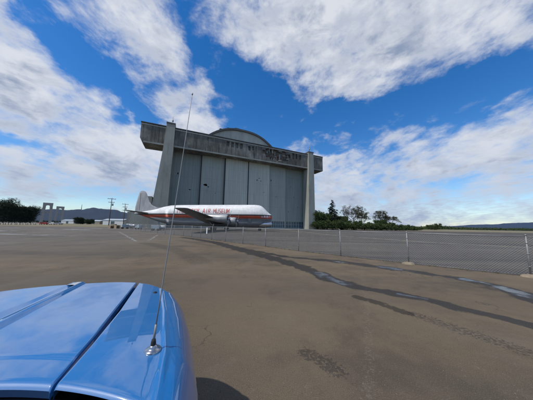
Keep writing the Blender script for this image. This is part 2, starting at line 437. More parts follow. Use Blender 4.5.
ba = t.mix(t.mr(band, 0.56, 0.60, 0, 0.3), ba, (0.17, 0.15, 0.115))
mp2 = t.new('ShaderNodeMapping'); mp2.inputs['Rotation'].default_value = (0, 0, RAD(64)); mp2.inputs['Scale'].default_value = (0.035, 1.0, 1)
t.link(t.tc.outputs['Object'], mp2.inputs[0])
bn2 = t.new('ShaderNodeTexNoise'); bn2.inputs['Scale'].default_value = 0.42; bn2.inputs['Detail'].default_value = 9; bn2.inputs['Roughness'].default_value = 0.7; t.link(mp2.outputs[0], bn2.inputs['Vector'])
ba = t.mix(t.mr(bn2.outputs['Fac'], 0.50, 0.60, 0, 0.75), ba, (0.045, 0.042, 0.038))
ba = t.mix(t.mr(bn2.outputs['Fac'], 0.44, 0.36, 0, 0.6), ba, (0.17, 0.15, 0.12))
c = t.mix(at('beyond'), c, ba)
blot = t.noise(sc=0.38, detail=9, rough=0.68, loc=(2.2, 6.1, 0), dist=0.4)
c = t.mix(t.mr(blot, 0.50, 0.66, 0, 0.5), c, (0.052, 0.042, 0.031))
c = t.mix(t.mr(blot, 0.44, 0.30, 0, 0.35), c, (0.17, 0.14, 0.105))
# drier and greyer away to the left
spx = t.new('ShaderNodeSeparateXYZ'); t.link(t.tc.outputs['Object'], spx.inputs[0])
lg = t.math('MULTIPLY', t.mr(spx.outputs[0], -2.0, -22.0, 0, 0.6), t.mr(spx.outputs[1], 4.0, 14.0))
c = t.mix(lg, c, t.ramp(t.noise((1, 1, 1), 0.16, 9, 0.7, loc=(3, 3, 0)), [(0.38, (0.085, 0.080, 0.070)), (0.62, (0.165, 0.155, 0.138))]))
# aggregate: pale and dark grains
c = t.mix(t.mr(grit, 0.54, 0.66, 0, 0.4), c, (0.26, 0.22, 0.17))
c = t.mix(t.mr(grit, 0.46, 0.34, 0, 0.45), c, (0.04, 0.034, 0.027))
c = t.mix(t.mr(fine, 0.56, 0.72, 0, 0.28), c, (0.22, 0.185, 0.14))
c = t.mix(t.mr(fine, 0.44, 0.28, 0, 0.32), c, (0.05, 0.042, 0.034))
peb = t.noise(sc=5.0, detail=9, rough=0.75, loc=(9, 3, 0))
c = t.mix(t.mr(peb, 0.55, 0.75, 0, 0.3), c, (0.20, 0.175, 0.135))
c = t.mix(t.mr(peb, 0.45, 0.25, 0, 0.35), c, (0.05, 0.045, 0.038))
c = t.mix(t.math('MULTIPLY', at('crack'), t.mr(fine, 0.5, 0.62, 0, 0.22)), c, (0.28, 0.26, 0.23))
vm = t.new('ShaderNodeMapping'); vm.inputs['Scale'].default_value = (0.42, 0.42, 0.42)
wv = t.new('ShaderNodeVectorMath', operation='ADD'); nn1 = t.new('ShaderNodeTexNoise'); nn1.inputs['Scale'].default_value = 2.5; nn1.inputs['Detail'].default_value = 6
t.link(t.tc.outputs['Object'], vm.inputs[0]); t.link(t.tc.outputs['Object'], nn1.inputs['Vector'])
sc1 = t.new('ShaderNodeVectorMath', operation='SCALE'); t.link(nn1.outputs['Color'], sc1.inputs[0]); sc1.inputs['Scale'].default_value = 0.35
t.link(vm.outputs[0], wv.inputs[0]); t.link(sc1.outputs[0], wv.inputs[1])
vo = t.new('ShaderNodeTexVoronoi', feature='DISTANCE_TO_EDGE'); t.link(wv.outputs[0], vo.inputs['Vector']); vo.inputs['Scale'].default_value = 1.0
ck = t.math('MULTIPLY', t.mr(vo.outputs['Distance'], 0.0, 0.006, 0.75, 0.0), t.mr(t.noise(sc=0.25, detail=4, loc=(8, 8, 0)), 0.48, 0.6))
c = t.mix(ck, c, (0.025, 0.022, 0.02))
spkm = t.mr(t.math('ADD', at('spk'), t.math('MULTIPLY', t.math('SUBTRACT', t.noise(sc=22, detail=4, rough=0.6, loc=(2, 2, 0)), 0.5), 1.8)), 0.45, 0.62, 0, 0.6)
c = t.mix(spkm, c, (0.032, 0.028, 0.024))
edge = t.math('MULTIPLY', t.math('SUBTRACT', t.noise(sc=3.2, detail=8, rough=0.72), 0.5), 2.0)
dampm = t.mr(t.math('ADD', at('damp'), edge), 0.4, 0.65, 0, 0.7)
wetm = t.mr(t.math('ADD', at('wet'), edge), 0.30, 0.66)
pudm = t.mr(t.math('ADD', at('pud'), t.math('MULTIPLY', t.math('SUBTRACT', t.noise(sc=1.6, detail=5, rough=0.6, loc=(6, 6, 0)), 0.5), 2.4)), 0.55, 1.45)
c = t.mix(t.math('MAXIMUM', dampm, t.math('MULTIPLY', wetm, 0.82)), c, (0.020, 0.017, 0.014))
c = t.mix(pudm, c, (0.018, 0.017, 0.016))
c = t.mix(at('far'), c, (0.06, 0.07, 0.03))
rough = t.mix(wetm, 0.88, 0.62); rough = t.mix(t.mr(pudm, 0.0, 0.75), rough, 0.13)
t.set(Base_Color=c, Roughness=rough)
spec = t.mix(pudm, 0.22, 0.5); t.link(spec, t.b.inputs['Specular IOR Level'])
hgt = t.math('MULTIPLY', t.math('ADD', t.math('MULTIPLY', grit, 0.5), fine), t.math('SUBTRACT', 1.0, pudm))
t.bump(hgt, 0.55, 0.012)
M['asphalt'] = t.mat
gm.materials.append(M['asphalt'])
go = bpy.data.objects.new('ground', gm); COL.objects.link(go); tag(go, kind='structure')

def strip(name, pts, wd, mat, z=0.004, kind='structure', jitter=0.0):
    mb = MB(); L = []
    for i, p in enumerate(pts):
        p = Vector(p); a = Vector(pts[max(0, i - 1)]); b = Vector(pts[min(len(pts) - 1, i + 1)])
        d = (b - a).normalized(); nrm = Vector((-d.y, d.x))
        ww = (wd[i] if hasattr(wd, '__len__') else wd) * (1 + random.uniform(-jitter, jitter))
        L.append([(*(p - nrm * ww / 2), z), (*(p + nrm * ww / 2), z)])
    mb.grid(L, smooth=False)
    o = mb.build(name, mat, fix=False); tag(o, kind=kind); return o
def subdiv(pts, k=8):
    out = []
    for a, b in zip(pts[:-1], pts[1:]):
        for i in range(k): out.append(tuple(a[j] + (b[j] - a[j]) * i / k for j in range(2)))
    return out + [pts[-1]]

def patchy(name, col, cover=0.5, sc=1.0, rough=0.85):
    """worn paint or dry weeds: gaps are see-through"""
    t = NT(name)
    n = t.noise(sc=sc, detail=8, rough=0.7)
    t.set(Base_Color=t.ramp(t.noise(sc=sc * 2.3), [(0.3, [v * .75 for v in col]), (0.7, col)]), Roughness=rough,
          Alpha=t.mr(n, cover - 0.06, cover + 0.06))
    return t.mat
M['worn_white'] = patchy('worn_white_line_paint', (0.32, 0.31, 0.28), 0.50, 2.5)
M['dry_verge'] = patchy('dry_weed_joint', (0.24, 0.21, 0.14), 0.44, 1.2)
M['pale_patch'] = patchy('pale_concrete_patch', (0.26, 0.26, 0.25), 0.5, 0.25)
t = NT('dry_grass')
t.set(Base_Color=t.ramp(t.noise(sc=0.08, detail=8), [(0.35, (0.12, 0.10, 0.05)), (0.5, (0.20, 0.16, 0.09)), (0.65, (0.10, 0.11, 0.045))]), Roughness=0.95)
M['dry_grass'] = t.mat
strip('line_marking', subdiv([(-29, 39.0), (-12.3, 18.9)], 6), 0.28, M['worn_white'], 0.004)
strip('line_marking', subdiv([(-16.2, 29.6), (-11.6, 19.6)], 6), 0.25, M['worn_white'], 0.004)
strip('line_marking', subdiv([(-60, 41), (-36, 45)], 6), 0.9, M['worn_white'], 0.004)
strip('line_marking', subdiv([(-52, 27), (-30, 32.6)], 6), 0.5, M['worn_white'], 0.004)
strip('verge', subdiv([(2, 128), (9.5, 66), (13.5, 38), (19.78, 23.91), (25.9, 19.28), (34, 13)], 12), 0.9, M['dry_verge'], 0.004, jitter=0.25)
for pts, wd in (([(-75, 38), (-45, 35)], 2.2), ([(-70, 52), (-40, 46)], 3.0), ([(-40, 27), (-24, 25)], 1.2), ([(-60, 62), (-30, 52)], 2.5)):
    strip('concrete_patch', subdiv(pts, 8), wd, M['pale_patch'], 0.004, jitter=0.3)
mb = MB(); mb.grid([[(-260, 62, 0.008), (-260, 330, 0.008)], [(-120, 62, 0.008), (-120, 330, 0.008)], [(-62, 80, 0.008), (-62, 330, 0.008)], [(-49, 92, 0.008), (-49, 330, 0.008)]], smooth=False)
tag(mb.build('grass_verge', M['dry_grass'], fix=False), kind='structure')
mb = MB(); mb.grid([[(25, 132, 0.008), (25, 400, 0.008)], [(120, 112, 0.008), (120, 400, 0.008)], [(400, 90, 0.008), (400, 500, 0.008)]], smooth=False)
tag(mb.build('grass_verge', M['dry_grass'], fix=False), kind='structure')

gr_ = random.Random(77)
def stones(name, mat, n, seed):
    gr_ = random.Random(seed); mb = MB()
    for _ in range(n):
        a = gr_.uniform(-1.0, 1.0); r_ = 1.2 + 9.5 * gr_.random() ** 1.3
        x, y = r_ * math.sin(a), r_ * math.cos(a)
        if mnoise.noise(Vector((x * .9, y * .9, seed))) < -0.08 + gr_.uniform(-.25, .25): continue
        q = gr_.uniform(.0018, .0048) * (1.6 if gr_.random() < .06 else 1)
        pts = [Vector((gr_.gauss(0, 1), gr_.gauss(0, 1), gr_.gauss(0, .8))).normalized() for _ in range(2)]
        rot = gr_.uniform(0, 6.28); ring = [(x + q * gr_.uniform(.7, 1.4) * math.cos(rot + k * 1.257), y + q * gr_.uniform(.7, 1.4) * math.sin(rot + k * 1.257), 0.0) for k in range(5)]
        top = (x + gr_.uniform(-.3, .3) * q, y + gr_.uniform(-.3, .3) * q, q * gr_.uniform(.7, 1.2))
        mb.add(ring + [top], [(k, (k + 1) % 5, 5) for k in range(5)])
    tag(mb.build(name, mat, fix=False), 'loose grit lying on the old asphalt', 'gravel', kind='stuff')
stones('gravel', simple('pale_grit', (0.17, 0.15, 0.12), 0.9, var=0.3, sc=20), 9000, 5)
stones('gravel', simple('dark_grit', (0.07, 0.06, 0.05), 0.9, var=0.3, sc=20), 6000, 9)

# ------------------------------------------------------------------ hangar
HO = (-41.83, 79.37, 0)
HR = math.atan2(0.4077, 0.9131)
hangar = empty('hangar', HO, HR)
tag(hangar, 'huge grey concrete wartime hangar with closed tall sliding doors and an arched roof', 'hangar')
# local x runs along the front, local y runs back into the building
mb = MB()
bx0, bx1, bz0, bz1 = -10.7, 82.2, 34.3, 42.75
poly = [(bx0, bz1), (bx0, 36.2), (bx0 + 1.1, bz0), (bx1, bz0), (bx1, bz1 + 0.1)]
mb.prism(poly, 'y', 0.0, 7.5)
beam = mb.build('header_beam', M['beam'], hangar)
cm = MB()
rr = random.Random(3)
def slot(x, w_, z0, z1, d=1.6): cm.box(x, x + w_, -0.5, min(d, 0.7), z0, z1)
slot(15.3, 3.0, 40.0, 41.6, 0.25)
for x in (24.4, 26.7, 28.9, 31.1): slot(x, 1.25, 39.3 - rr.random() * 0.5, 41.6)
slot(35.2, 1.4, 38.9, 41.2); slot(37.2, 1.2, 39.4, 41.4); slot(39.0, 1.0, 39.2, 41.2, 0.3)
slot(61.0, 1.5, 38.4, 41.8); slot(63.3, 1.0, 38.9, 41.8); slot(65.7, 1.2, 38.9, 41.5); slot(54.7, 0.8, 37.5, 39.2, .3)
# storm-torn cladding: a ragged bite out of the header
rag = [(43.0, 38.6), (44.6, 38.9), (45.2, 36.9), (47.0, 37.4), (47.5, 35.9), (49.4, 36.3), (49.9, 37.6), (51.2, 36.1), (53.6, 35.8), (54.2, 37.0), (56.3, 36.2), (58.6, 37.0), (59.2, 38.6), (60.2, 39.0), (59.6, 40.9), (57.3, 40.3), (57.0, 41.8), (54.9, 42.0), (54.4, 40.9), (52.6, 41.2), (52.2, 42.2), (49.6, 42.1), (49.0, 41.2), (46.9, 42.0), (45.0, 41.7), (44.6, 40.6), (43.2, 40.8)]
cm.prism(rag, 'y', -0.5, 1.1)
cut(beam, cm)
# horizontal string courses, a few mm and cm proud of the beam
mb = MB()
mb.box(bx0 - 0.12, bx1 + 0.12, -0.14, -0.002, bz1 - 0.75, bz1 - 0.25)
mb.box(bx0 + 1.3, bx1, -0.10, -0.002, bz0 + 0.15, bz0 + 0.75)
mb.build('string_course', M['pylon'], hangar)
mb = MB(); mb.box(bx0 - 0.2, bx1 + 0.2, -0.25, 7.7, bz1 + 0.13, bz1 + 0.42)
mb.build('roof_edge', M['roof'], hangar)
def inside(px_, pz_):
    r_ = False
    for (xa, za), (xb, zb) in zip(rag, rag[1:] + rag[:1]):
        if (za > pz_) != (zb > pz_) and px_ < (xb - xa) * (pz_ - za) / (zb - za) + xa: r_ = not r_
    return r_
k = 0
while k < 46:
    x = rr.uniform(43.0, 59.5); z = rr.uniform(35.9, 42.0)
    if not inside(x, z): continue
    mb = MB(); a = rr.choice((0, math.pi / 2)) + rr.gauss(0, .22); l = rr.uniform(0.7, 2.6); y = rr.uniform(0.05, 0.95)
    ca, sa = math.cos(a), math.sin(a); t_ = rr.uniform(0.12, 0.7); x -= l * ca / 2; z -= l * sa / 2
    mb.hexa([(x, y, z), (x + l * ca, y, z + l * sa), (x + l * ca, y + .07, z + l * sa), (x, y + .07, z)],
            [(x - t_ * sa, y + .1, z + t_ * ca), (x + l * ca - t_ * sa, y + .1, z + l * sa + t_ * ca), (x + l * ca - t_ * sa, y + .17, z + l * sa + t_ * ca), (x - t_ * sa, y + .17, z + t_ * ca)])
    pale_ = k % 3 == 0; k += 1
    tag(mb.build('torn_panel', M['pylon'] if pale_ else M['rust'], hangar), 'pale torn panel' if pale_ else 'rusty brown torn panel')
# pylons
mb = MB()
def lay(x0, x1, y0, y1, z): return [(x0, y0, z), (x1, y0, z), (x1, y1, z), (x0, y1, z)]
L0 = [(-5.0, 1.35, -1.6, 5.5, 0), (-3.35, 1.45, -1.3, 5.3, 18), (-2.05, 1.75, -1.05, 5.0, 33), (-1.5, 1.8, -0.9, 5.0, 44.0)]
mb.grid([lay(*l) for l in L0], smooth=False, closed=True)
mb.add(lay(*L0[-1]), [(0, 1, 2, 3)])
mb.build('pylon', M['pylon'], hangar)
mb = MB(); mb.box(-1.62, 1.92, -1.02, 5.1, 44.0, 44.75); mb.build('pylon_cap', M['roof'], hangar)
mb = MB()
L1 = [(70.7, 75.1, -1.3, 4.4, 0), (71.0, 75.0, -1.2, 4.2, 18), (71.2, 74.95, -1.05, 4.0, 33), (71.4, 74.8, -0.9, 3.9, 43.8)]
mb.grid([lay(*l) for l in L1], smooth=False, closed=True)
mb.add(lay(*L1[-1]), [(0, 1, 2, 3)])
mb.build('pylon', M['pylon'], hangar)
mb = MB(); mb.box(71.25, 74.95, -1.0, 4.1, 43.8, 44.5); mb.build('pylon_cap', M['roof'], hangar)
for x in (0.6, 73.4):
    mb = MB(); mb.tube([(x, 1, 44.5), (x, 1, 48.6)], 0.09, 6); mb.tube([(x, 1, 46.2), (x, 1, 46.9)], 0.32, 8)
    mb.build('mast', M['galv'], hangar)
# door leaves
dn = ['door_c', 'door_b', 'door_a', 'door_a', 'door_b', 'door_c']
edges_u = [0.5, 13.9, 25.0, 37.0, 49.1, 59.6, 73.0]
dep = [5.6, 4.7, 3.8, 3.8, 4.7, 5.6]
for i in range(6):
    x0, x1 = edges_u[i], edges_u[i + 1]
    mb = MB(); y = dep[i]
    mb.box(x0 + 0.12, x1 - 0.12, y, y + 0.7, 4.0, 36.2)
    mb.box(x0 + 0.12, x1 - 0.12, y, y + 0.7, 0.15, 0.75)
    mb.box(x0 + 0.12, x0 + 0.7, y + 0.004, y + 0.696, 0.7, 4.05); mb.box(x1 - 0.7, x1 - 0.12, y + 0.004, y + 0.696, 0.7, 4.05)
    leaf = mb.build('door_leaf', M[dn[i]], hangar)
    holes = {1: [(16.3, 20.2, 1.9, 1.0), (17.6, 19.4, 0.7, 0.5), (21.0, 16.6, .5, .3)], 0: [(9.6, 17.5, .9, .4), (4.1, 24.4, .5, 1.0)], 3: [(42.0, 25.2, 1.1, .5), (44.0, 24.9, .6, .5), (43.1, 26.3, 1.2, .25), (46.0, 19.0, .4, .3)],
             4: [(50.4, 26.2, .5, 1.1), (53.6, 17.4, .6, .3)], 5: [(63.5, 24, .5, .4), (65.5, 18.2, .4, .6), (68.0, 12.5, .5, .4), (62.0, 9.5, .6, .3)], 2: [(30.0, 12.2, .4, .3)]}[i]
    cm = MB()
    for (hx, hz, hw, hh) in holes:
        npt = 9; pl = []
        for k in range(npt):
            a = 2 * math.pi * k / npt; q = rr.uniform(0.6, 1.15)
            pl.append((hx + hw * 0.55 * q * math.cos(a), hz + hh * 0.6 * q * math.sin(a)))
        cm.prism(pl, 'y', y - 0.3, y + 0.95)
    # the leaf is several boxes: carve only the large sheet
    cut(leaf, cm)
    mb = MB()
    mb.box(x0 + 0.7, x1 - 0.7, y + 0.25, y + 0.3, 0.75, 4.0)
    gl = mb.build('window', M['win_dark'], leaf)
    mb = MB(); nb = 7
    for k in range(1, nb):
        xx = x0 + 0.7 + (x1 - x0 - 1.4) * k / nb
        mb.box(xx - 0.09, xx + 0.09, y + 0.08, y + 0.248, 0.75, 4.0)
    mb.box(x0 + 0.7, x1 - 0.7, y + 0.1, y + 0.24, 2.3, 2.42)
    mb.build('window_frame', M['steel_pale'], leaf)
    mb = MB(); mb.box(x0 - 0.22, x0 + 0.22, dep[i] - 0.12 if i < 3 else dep[i] - 0.2, dep[i] + 0.68, 0.2, 36.0)
    mb.build('door_edge', M['seam'], hangar)
mb = MB(); mb.box(-1, 74, 8.2, 8.6, 0, 42); mb.build('inner_wall', M['dark'], hangar)
mb = MB(); mb.box(-1, 74, 7.9, 18.6, 35.5, 41.8); mb.build('door_housing_roof', M['roof'], hangar)
mb = MB(); mb.box(-6, 77.5, -1.0, 7.5, 0.0, 0.12); mb.build('door_sill', M['pylon'], hangar)
# arched shell
def arch(du_half, H, n=64, p=2.45, c=37.6):
    pts = []
    for k in range(n + 1):
        s_ = -math.cos(math.pi * k / n)
        pts.append((c + du_half * s_, max(0.0, H * (1 - abs(s_) ** p))))
    return pts
o1 = arch(46.5, 58.6); i1 = arch(45.6, 57.5)
mb = MB()
mb.grid([[(x, 17.6, z) for x, z in o1], [(x, 325, z) for x, z in o1]], smooth=True)
mb.grid([[(x, 17.6, z) for x, z in o1], [(x, 17.6, z) for x, z in i1]], smooth=False)
mb.grid([[(x, 17.6, z) for x, z in i1], [(x, 18.8, z) for x, z in i1]], smooth=False)
mb.build('arched_roof', M['roof'], hangar)
mb = MB(); mb.prism(i1, 'y', 18.4, 18.9); mb.build('end_wall', M['hangar_conc'], hangar)
mb = MB()
for (x, w_, h_) in ((25, 2.2, 0.8), (30, 3.5, 0.6), (34.2, 2.8, 0.9), (39, 2.2, 0.6), (44.5, 1.8, 0.5)):
    s_ = (x - 37.6) / 46.5; zt = 58.6 * (1 - abs(s_) ** 2.45)
    mb = MB(); mb.box(x - w_ / 2, x + w_ / 2, 19, 24, zt - 1.2, zt + h_); mb.build('roof_vent', M['roof'], hangar)
# low annexes against the feet of the arch
mb = MB(); mb.box(-13.5, -5.6, 6.5, 17.2, 0, 6.4); mb.box(-9.2, -5.4, 8, 17.0, 6.41, 13.5); mb.build('annex', M['pylon'], hangar)

# ------------------------------------------------------------------ aircraft
AN = Vector((1.72, 58.5, 0)); AR = math.atan2(0.0798, -0.9968)
plane_o = empty('cargo_aircraft', AN, AR)
tag(plane_o, 'old four engined cargo aircraft with swollen white upper body and red stripe parked before hangar', 'aircraft')
# local x: metres aft of the nose, local y: toward the fence, local z: up
t = NT('aircraft_skin')
sp = t.new('ShaderNodeSeparateXYZ'); t.link(t.tc.outputs['Object'], sp.inputs[0])
dirt = t.noise((0.35, 1, 1.0), 1.1, 8, 0.7); drip = t.noise((1.6, 1, 0.12), 1.5, 8, 0.7)
white = t.ramp(dirt, [(0.3, (0.56, 0.55, 0.52)), (0.65, (0.80, 0.79, 0.76))])
white = t.mix(t.mr(drip, 0.52, 0.75, 0, 0.55), white, (0.33, 0.31, 0.28))
red = t.ramp(dirt, [(0.3, (0.36, 0.055, 0.025)), (0.7, (0.54, 0.10, 0.05))])
slate = t.ramp(dirt, [(0.3, (0.13, 0.135, 0.14)), (0.7, (0.25, 0.25, 0.25))])
def below(z): return t.math('LESS_THAN', sp.outputs[2], z)
c = t.mix(below(4.78), white, (0.03, 0.03, 0.035))
c = t.mix(below(4.42), c, red)
c = t.mix(below(3.62), c, slate)
# panel seams
fx_ = t.math('FRACT', t.math('MULTIPLY', sp.outputs[0], 1 / 1.9))
c = t.mix(t.math('MULTIPLY', t.math('LESS_THAN', fx_, 0.015), 0.35), c, (0.2, 0.2, 0.2))
t.set(Base_Color=c, Roughness=0.58); t.bump(dirt, 0.12, 0.04)
M['skin'] = t.mat
S_top = [(0.0, 4.4), (0.12, 4.75), (0.35, 4.98), (0.9, 5.35), (1.7, 6.15), (2.5, 6.95), (3.2, 7.48), (3.9, 7.72), (5, 7.82), (8, 7.82), (14, 7.76), (22, 7.68), (29, 7.56), (31.5, 7.42), (33.7, 7.0), (36, 6.35), (38, 5.9), (40, 5.55), (42, 5.25), (43.6, 5.0)]
S_bot = [(0.0, 3.6), (0.12, 3.0), (0.35, 2.5), (0.8, 1.95), (1.5, 1.5), (2.3, 1.2), (3.1, 1.05), (3.9, 0.98), (5, 0.95), (8, 0.9), (14, 0.88), (22, 0.95), (27, 1.05), (31, 1.35), (34, 1.95), (36, 2.5), (38, 3.15), (40, 3.8), (42, 4.4), (43.6, 4.75)]
S_w = [(0.0, 0.25), (0.12, 0.8), (0.35, 1.2), (0.8, 1.55), (1.5, 1.85), (2.3, 2.1), (3.1, 2.35), (3.9, 2.5), (5, 2.62), (8, 2.7), (14, 2.72), (22, 2.72), (29, 2.65), (31.5, 2.5), (33.7, 2.1), (36, 1.5), (38, 1.1), (40, 0.75), (42, 0.4), (43.6, 0.12)]
def ip(tb, s): return float(np.interp(s, [q[0] for q in tb], [q[1] for q in tb]))
def halfw(s, z):
    zt, zb, W_ = ip(S_top, s), ip(S_bot, s), ip(S_w, s)
    h = max(zt - zb, 0.01); q = min(max((z - zb) / h, 0), 1)
    up = math.sqrt(max(0, 1 - ((q - 0.60) / 0.40) ** 2)) if q > 0.2 else 0
    lo = 0.72 * math.sqrt(max(0, 1 - ((q - 0.27) / 0.27) ** 2)) if q < 0.54 else 0
    return W_ * max(up, lo)
rows = []
svals = sorted(set([q[0] for q in S_top] + list(np.arange(0, 43.6, 0.7)) + [0.05, 0.2, 0.55]))
for s_ in svals:
    zt, zb = ip(S_top, s_), ip(S_bot, s_)
    nn_ = 26; right = []
    for k in range(nn_ + 1):
        q = 0.5 - 0.5 * math.cos(math.pi * k / nn_); z = zb + (zt - zb) * q
        right.append((halfw(s_, z), z))
    ring = [(s_, y_, z) for y_, z in right] + [(s_, -y_, z) for y_, z in right[-2:0:-1]]
    rows.append(ring)
mb = MB(); mb.grid(rows, smooth=True, closed=True)
n_ = len(rows[0]); mb.f.append(tuple(range(n_))); mb.m.append(0); mb.sm.append(False)
mb.f.append(tuple(len(mb.v) - n_ + k for k in range(n_))); mb.m.append(0); mb.sm.append(False)
fus = mb.build('fuselage', M['skin'], plane_o)
# lower nose: bare-metal chin
mb = MB(); prof = [(-0.15, 0.05), (-0.05, 0.45), (0.25, 0.8), (0.9, 0.98), (2.0, 1.12), (3.4, 1.1), (4.4, 0.9), (5.0, 0.35)]
vs = []
mb.lathe([(a, r) for a, r in prof], 'x', (0.1, 0, 2.05), 24)
mb.v = [(x, y * 1.35, z if z > 2.0 else 2.0 + (z - 2.0) * 0.95) for x, y, z in mb.v]
mb.build('radome', M['alu'], plane_o)
# windscreen
mb = MB()
for s0, s1, z0, z1 in ((0.35, 0.85, 4.0, 4.5), (1.0, 1.55, 3.98, 4.5), (1.7, 2.3, 3.96, 4.48), (2.5, 3.0, 3.96, 4.4)):
    for sg in (1, -1):
        q = [(s0, z0), (s1, z0), (s1 - .05, z1), (s0 + .08, z1)]
        mb = MB(); mb.add([(a, sg * (halfw(a, b) + 0.015), b) for a, b in q], [(0, 1, 2, 3)]); mb.build('cockpit_window', M['steel_pale'], plane_o)
for sg in (1, -1):
    for s0, z0, ww, hh in ((6.0, 2.0, 0.9, 1.7), (26.8, 5.2, 1.5, 0.4), (31.0, 5.3, 0.9, 0.55)):
        q = [(s0, z0), (s0 + ww, z0), (s0 + ww, z0 + hh), (s0, z0 + hh)]
        mb = MB(); mb.add([(a, sg * (halfw(a, b) + 0.012), b) for a, b in q], [(0, 1, 2, 3)]); mb.build('hatch', M['skin'], plane_o)
# titles
M['title_red'] = simple('faded_red_lettering', (0.42, 0.075, 0.05), 0.5, var=0.3, sc=1.2)
GLYPH = {'T': [[(0, 1), (1, 1)], [(.5, 1), (.5, 0)]], 'I': [[(.5, 1), (.5, 0)]], 'L': [[(.1, 1), (.1, 0)], [(.1, 0), (1, 0)]],
 'A': [[(0, 0), (.42, 1)], [(.58, 1), (1, 0)], [(.2, .34), (.8, .34)], [(.35, 1), (.65, 1)]], 'M': [[(0, 0), (0, 1)], [(1, 0), (1, 1)], [(0, 1), (.5, .35)], [(.5, .35), (1, 1)]],
 'O': [[(.05, .15), (.05, .85)], [(.95, .15), (.95, .85)], [(.05, .9), (.95, .9)], [(.05, .08), (.95, .08)]], 'K': [[(.08, 0), (.08, 1)], [(.1, .45), (1, 1)], [(.35, .6), (1, 0)]],
 'R': [[(.08, 0), (.08, 1)], [(.08, .95), (.9, .95)], [(.92, .95), (.92, .5)], [(.08, .48), (.9, .48)], [(.5, .48), (1, 0)]], 'U': [[(.05, 1), (.05, .1)], [(.95, 1), (.95, .1)], [(.05, .06), (.95, .06)]],
 'S': [[(.08, .95), (.95, .95)], [(.08, .95), (.08, .55)], [(.08, .5), (.92, .5)], [(.92, .5), (.92, .08)], [(.05, .05), (.92, .05)]],
 'E': [[(.08, 0), (.08, 1)], [(.08, .95), (1, .95)], [(.08, .5), (.85, .5)], [(.08, .05), (1, .05)]]}
def titles(sg):
    txt = 'TILLAMOOK AIR MUSEUM'; mb = MB(); mb_words = [] 
    adv = 16.2 / 20; wd_, sw = 0.60, 0.155; cnt = 0
    for k, ch in enumerate(txt):
        if ch == ' ': mb.build('title_word', M['title_red'], plane_o, fix=False); mb = MB(); continue
        for st in GLYPH.get(ch, []):
            (xa, za), (xb, zb) = st; a = Vector((xa * wd_, za * 1.32)); b = Vector((xb * wd_, zb * 1.32)); d = (b - a).normalized()
            if abs(d.x) < .3 or abs(d.y) < .05: a = a - d * .05; b = b + d * .05
            n_ = Vector((-d.y, d.x)) * sw / 2; rows = []; cnt += 1
            for q in range(8):
                p = a.lerp(b, q / 7); row = []
                for w_ in (n_, -n_):
                    x, z = p + w_; u_ = k * adv + x
                    s_ = 28.4 - u_ if sg > 0 else 12.2 + u_
                    zz = 5.02 + z; row.append((s_, sg * (halfw(s_, zz) + 0.02 + 0.003 * (cnt % 5)), zz))
                rows.append(row)
            mb.grid(rows, smooth=False)
    mb.build('title_word', M['title_red'], plane_o, fix=False)
titles(1); titles(-1)
# flying surfaces
def foil(root, tip, n=14, tk=0.12):
    """root/tip: (le, te, span, z, camber) -> closed loft"""
    rows = []
    for (le, te, y_, z_, tks) in (root, tip):
        ring = []
        for k in range(n):
            a = 2 * math.pi * k / n
            cx = 0.5 - 0.5 * math.cos(a); th = math.sin(a) * (abs(math.sin(a)) ** 0.3) * (1 - 0.45 * cx)
            ring.append((le + (te - le) * cx, y_, z_ + th * tks * 0.5))
        rows.append(ring)
    return rows
M['wing_paint'] = simple('wing_grey_paint', (0.13, 0.135, 0.145), 0.5, var=0.25, sc=0.8)
M['fin_paint'] = concrete('fin_weathered_paint', (0.42, 0.42, 0.42), (0.2, 0.19, 0.18), 0.6, 1.4)
def loft(rows, name, mat):
    mb = MB(); mb.grid(rows, smooth=True, closed=True); n = len(rows[0])
    for b in (0, len(rows) - 1):
        mb.f.append(tuple(b * n + k for k in range(n))); mb.m.append(0); mb.sm.append(False)
    return mb.build(name, mat, plane_o)
for sg in (1, -1):
    r1 = foil((12.4, 20.0, sg * 1.2, 2.25, 1.15), (12.9, 18.9, sg * 9.0, 2.95, 0.85))
    r2 = foil((13.6, 17.9, sg * 17.0, 3.85, 0.55), (14.35, 17.1, sg * 23.6, 4.62, 0.28))
    r3 = foil((14.9, 16.8, sg * 23.95, 4.66, 0.12), (15, 16, sg * 24, 4.66, 0.1))
    loft(r1 + r2 + r3[:1], 'wing', M['wing_paint'])
    r1 = foil((38.1, 42.4, 0.2 * sg, 4.95, 0.5), (40.3, 42.3, sg * 6.7, 5.35, 0.18))
    loft(r1, 'tailplane', M['wing_paint'])
# fin: traced outline with a foil thickness
fin = [(34.2, 6.7), (36.2, 6.75), (37.9, 7.4), (39.0, 8.5), (39.7, 10.1), (40.15, 11.2), (40.6, 11.8), (41.3, 12.1), (42.1, 12.05), (42.6, 11.6), (42.95, 10.2), (43.3, 8.6), (43.55, 6.9), (43.6, 5.3), (42.4, 5.0), (38, 5.4)]
mb = MB()
cx_, cz_ = 41.2, 7.8
for sg in (1, -1):
    ring0 = [(x, 0.02 * sg, z) for x, z in fin]; ring1 = [(cx_ + (x - cx_) * 0.8, 0.13 * sg, cz_ + (z - cz_) * 0.86) for x, z in fin]
    b = len(mb.v); mb.add(ring0 + ring1, [(i, (i + 1) % 16, 16 + (i + 1) % 16, 16 + i) for i in range(16)] + [tuple(range(16, 32))], 0, False)
mb.add([(x, s_ * 0.02, z) for s_ in (1, -1) for x, z in fin], [(i, (i + 1) % 16, 16 + (i + 1) % 16, 16 + i) for i in range(16)])
mb.build('tail_fin', M['fin_paint'], plane_o)
mb = MB(); mb.prism([(42.0, 5.9), (42.05, 11.3), (42.12, 11.3), (42.07, 5.9)], 'y', -0.16, 0.16)
mb.build('rudder_hinge', M['dark'], plane_o)
